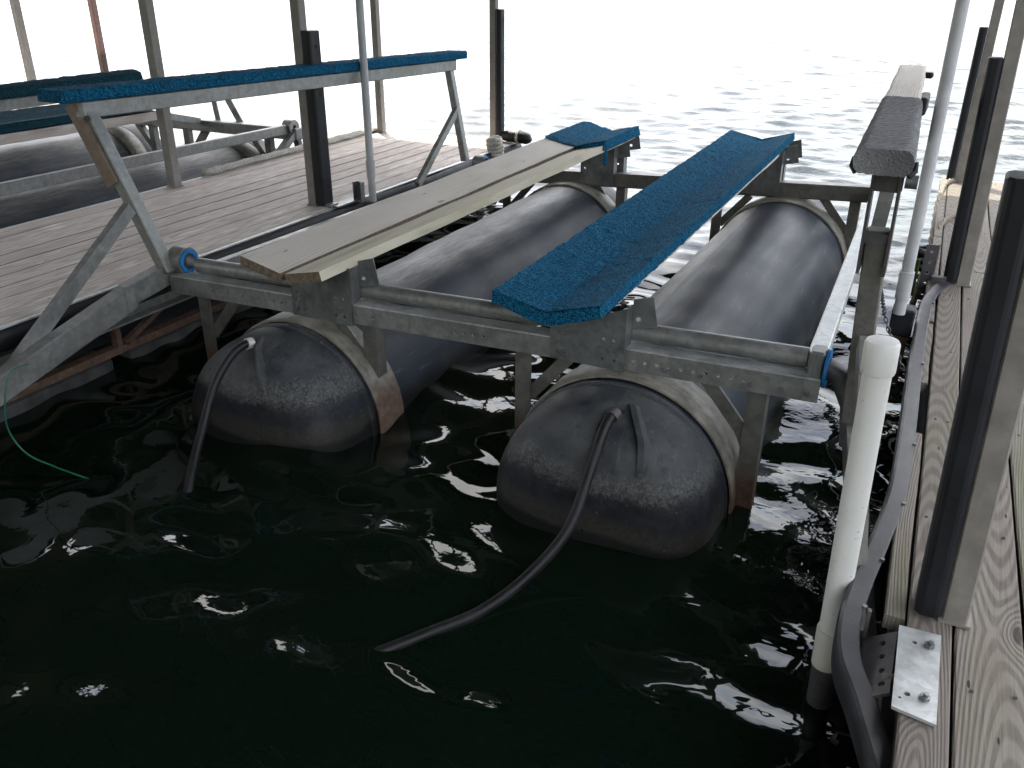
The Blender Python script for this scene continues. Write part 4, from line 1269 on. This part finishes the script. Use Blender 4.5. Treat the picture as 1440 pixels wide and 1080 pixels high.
o = thing('dock_bracket', (0.03, 4.2, 0), 'dark perforated bracket standing at the right dock edge by the middle post', 'bracket', 'steel brackets on the docks')
p = MB().plate([(0, 0), (0.05, 0), (0.05, 0.26), (0, 0.26)], [(0.025, 0.03 + 0.05 * i, 0.007) for i in range(5)], 0.006, (-0.012, 4.2, -0.10), (1, 0.1, 0), (0, 0, 1)).build('plate', 'dark_steel', o)
MB().plate([(0, 0), (0.06, 0), (0.06, 0.26), (0, 0.26)], [], 0.006, (0.036, 4.205, -0.10), (0.1, 1, 0), (0, 0, 1)).build('web', 'dark_steel', o)
MB().box((0.065, 4.15, 0.02), (0.06, 0.03, 0.03)).build('clip', 'dark_steel', o)
MB().box((0.06, 4.02, -0.02), (0.05, 0.06, 0.05)).build('clip', 'dark_steel', o)
MB().box((-0.055, 4.27, -0.02), (0.06, 0.012, 0.18)).build('green_pad', 'pad_green', o, bevel=0.004)  # small green plate standing behind the bracket
o = thing('dock_bracket', (-3.1, 4.2, 0), 'small upright zinc channel on the worn finger dock beside the white pole', 'bracket', 'steel brackets on the docks')
MB().prism((-3.10, 4.20, 0.0), (-3.10, 4.20, 0.115), [(-0.028, -0.02), (-0.028, 0.02), (0.028, 0.02), (0.028, -0.02), (0.022, -0.02), (0.022, 0.014), (-0.022, 0.014), (-0.022, -0.02)], up=(0, 1, 0)).build('channel', 'galvanized_plate', o)
MB().box((-3.14, 4.12, 0.006), (0.07, 0.24, 0.010)).build('foot', 'galvanized', o)
MB().box((-3.165, 4.02, 0.010), (0.04, 0.07, 0.016)).build('clip', 'galvanized', o)

# ------------------------------------------------------------------ black rubber strip along the right dock
bp = thing('edge_bumper', (0.05, 2.8, -0.02), 'bent black rubber bumper strip hanging loose along the right dock edge', 'bumper')
pts = [(0.110, 4.22, 0.000), (0.075, 4.10, 0.0), (0.045, 3.92, 0.0), (0.034, 3.70, 0.0), (0.036, 3.25, -0.004), (0.048, 2.75, -0.006), (0.053, 2.45, -0.006), (0.052, 2.20, -0.006), (0.033, 1.98, -0.012), (0.012, 1.78, -0.018), (0.006, 1.64, -0.022), (0.020, 1.55, -0.035), (0.058, 1.47, -0.05), (0.09, 1.39, -0.06), (0.125, 1.30, -0.07)]
path = bez(pts, 90)
prof = [(-0.032, -0.052), (-0.034, 0.002), (-0.029, 0.013), (-0.020, 0.017), (0.026, 0.013), (0.030, 0.010), (0.030, 0.004), (0.010, 0.008), (-0.016, 0.010), (-0.024, 0.004), (-0.027, -0.012), (-0.026, -0.052)]
vs, fs = [], []
for i, p in enumerate(path):
    d, sd, u = frame(path[min(i + 1, 90)] - path[max(i - 1, 0)])
    if sd.x < 0: sd = -sd
    for k in prof: vs.append(p + sd * (k[0] * 0.76) + V(0, 0, 1) * k[1])
n = len(prof)
for i in range(90):
    for j in range(n):
        fs.append((i * n + j, i * n + (j + 1) % n, (i + 1) * n + (j + 1) % n, (i + 1) * n + j))
fs += [tuple(range(n)), tuple(range(90 * n, 91 * n))]
MB().add(vs, fs).build('strip', 'strip_rubber', bp, smooth=24)
for t in (0.18, 0.3, 0.42, 0.52, 0.6, 0.68, 0.97):
    p = path[int(t * 90)]
    MB().cyl(p + V(0.022, 0, 0.010), p + V(0.0225, 0, 0.0175), 0.0055, 8).build('nail', 'galvanized_plate', bp)

# ------------------------------------------------------------------ ropes, pads and small things
def rope(name, pts, r, label, cat, mat='rope_fibre', n=60, twist=True, group=None):
    path = bez(pts, n)
    m = MB()
    if twist:
        for s in range(3):
            q = []
            for i, p in enumerate(path):
                d, sd, u = frame(path[min(i + 1, n)] - path[max(i - 1, 0)])
                a = i * 0.75 + s * 2.094
                q.append(p + sd * math.cos(a) * r * 0.5 + u * math.sin(a) * r * 0.5)
            m.tube(q, r * 0.56, 7)
    else:
        m.tube(path, r, 8)
    return tag(m.build(name, mat, smooth=60), label, cat, group)
rope('rope', [(0.06, 6.5, 0.012), (0.012, 6.35, 0.012), (-0.005, 6.1, 0.0), (-0.008, 5.7, -0.02), (0.0, 5.2, -0.04), (0.005, 4.75, -0.07), (-0.015, 4.50, -0.14), (-0.02, 4.36, -0.25)], 0.016, 'tan rope trailing along the far edge of the right dock', 'rope')
rope('rope', [(0.11, 5.42, 0.012), (0.075, 5.40, 0.02), (0.035, 5.25, 0.01), (0.02, 4.95, -0.06), (0.03, 4.7, -0.12), (0.03, 4.5, -0.16)], 0.012, 'thin grey rope hooked over the right dock edge', 'rope')
o = MB()
for k in range(3):
    lp = [V(-0.035 + 0.05 * math.cos(a) , 4.52 + 0.06 * math.sin(a), -0.03 + 0.035 * k + 0.01 * math.sin(3 * a)) for a in np.linspace(0, 6.283, 20)]
    o.tube(lp, 0.020, 8)
tag(o.build('mooring_line_coil', 'black_rubber', smooth=60), 'black coil of line at the right dock edge behind the tall white pole', 'rope')
o = MB()
for k in range(5):
    lp = [V(-3.115 + 0.045 * math.cos(a) + 0.008 * math.sin(2 * a + k), 5.98 + 0.05 * math.sin(a), -0.02 + 0.026 * k + 0.008 * math.sin(2 * a + k)) for a in np.linspace(0, 6.283, 22)]
    o.tube(lp, 0.019, 8)
tag(o.build('rope_coil', 'foam_pad', smooth=60), 'frayed grey rope wound into a bundle at the finger dock end', 'rope')
o = thing('fender', (-3.12, 6.30, 0.03), 'short black tube fender at the far corner of the finger dock', 'fender')
MB().tube([(-3.26, 6.36, 0.045), (-3.20, 6.36, 0.05), (-3.08, 6.36, 0.05), (-3.02, 6.37, 0.035), (-3.0, 6.37, 0.02)], [0.03, 0.045, 0.05, 0.042, 0.02], 14).build('body', 'black_rubber', o, smooth=50)
MB().ring((-3.11, 6.36, 0.05), (-3.09, 6.36, 0.05), 0.055, 0.048).build('lashing', 'foam_pad', o, smooth=40)
# crumbling foam edge on the far side of the finger dock
m = MB()
vs, fs = [], []
n, k = 130, 10
for i in range(n + 1):
    y = 4.28 + (6.36 - 4.28) * i / n
    for j in range(k):
        a = 2 * math.pi * j / k
        rr = 0.030 * (1 + 0.35 * noise.noise(V(y * 9, math.cos(a) * 2, math.sin(a) * 2)) + 0.2 * noise.noise(V(y * 30, a, 2)))
        if i in (0, n): rr *= 0.4
        vs.append((-4.415 + rr * 1.25 * math.cos(a), y, 0.020 + rr * 0.7 * math.sin(a)))
for i in range(n):
    for j in range(k):
        fs.append((i * k + j, i * k + (j + 1) % k, (i + 1) * k + (j + 1) % k, (i + 1) * k + j))
fs += [tuple(range(k)), tuple(range(n * k, n * k + k))]
tag(m.add(vs, fs).build('edge_padding', 'foam_pad', smooth=60), 'ragged pale padding along the far edge of the worn finger dock', 'padding')
LINE = [(-2.84, 1.79, -0.045), (-2.84, 1.72, -0.045), (-2.787, 1.65, -0.082), (-2.835, 1.65, -0.235), (-2.80, 1.67, -0.345), (-2.68, 1.69, -0.382), (-2.53, 1.71, -0.405)]
rope('line', LINE, 0.0028, 'thin green line curving from the left arm into the water', 'line', 'green_line', 50, twist=False)
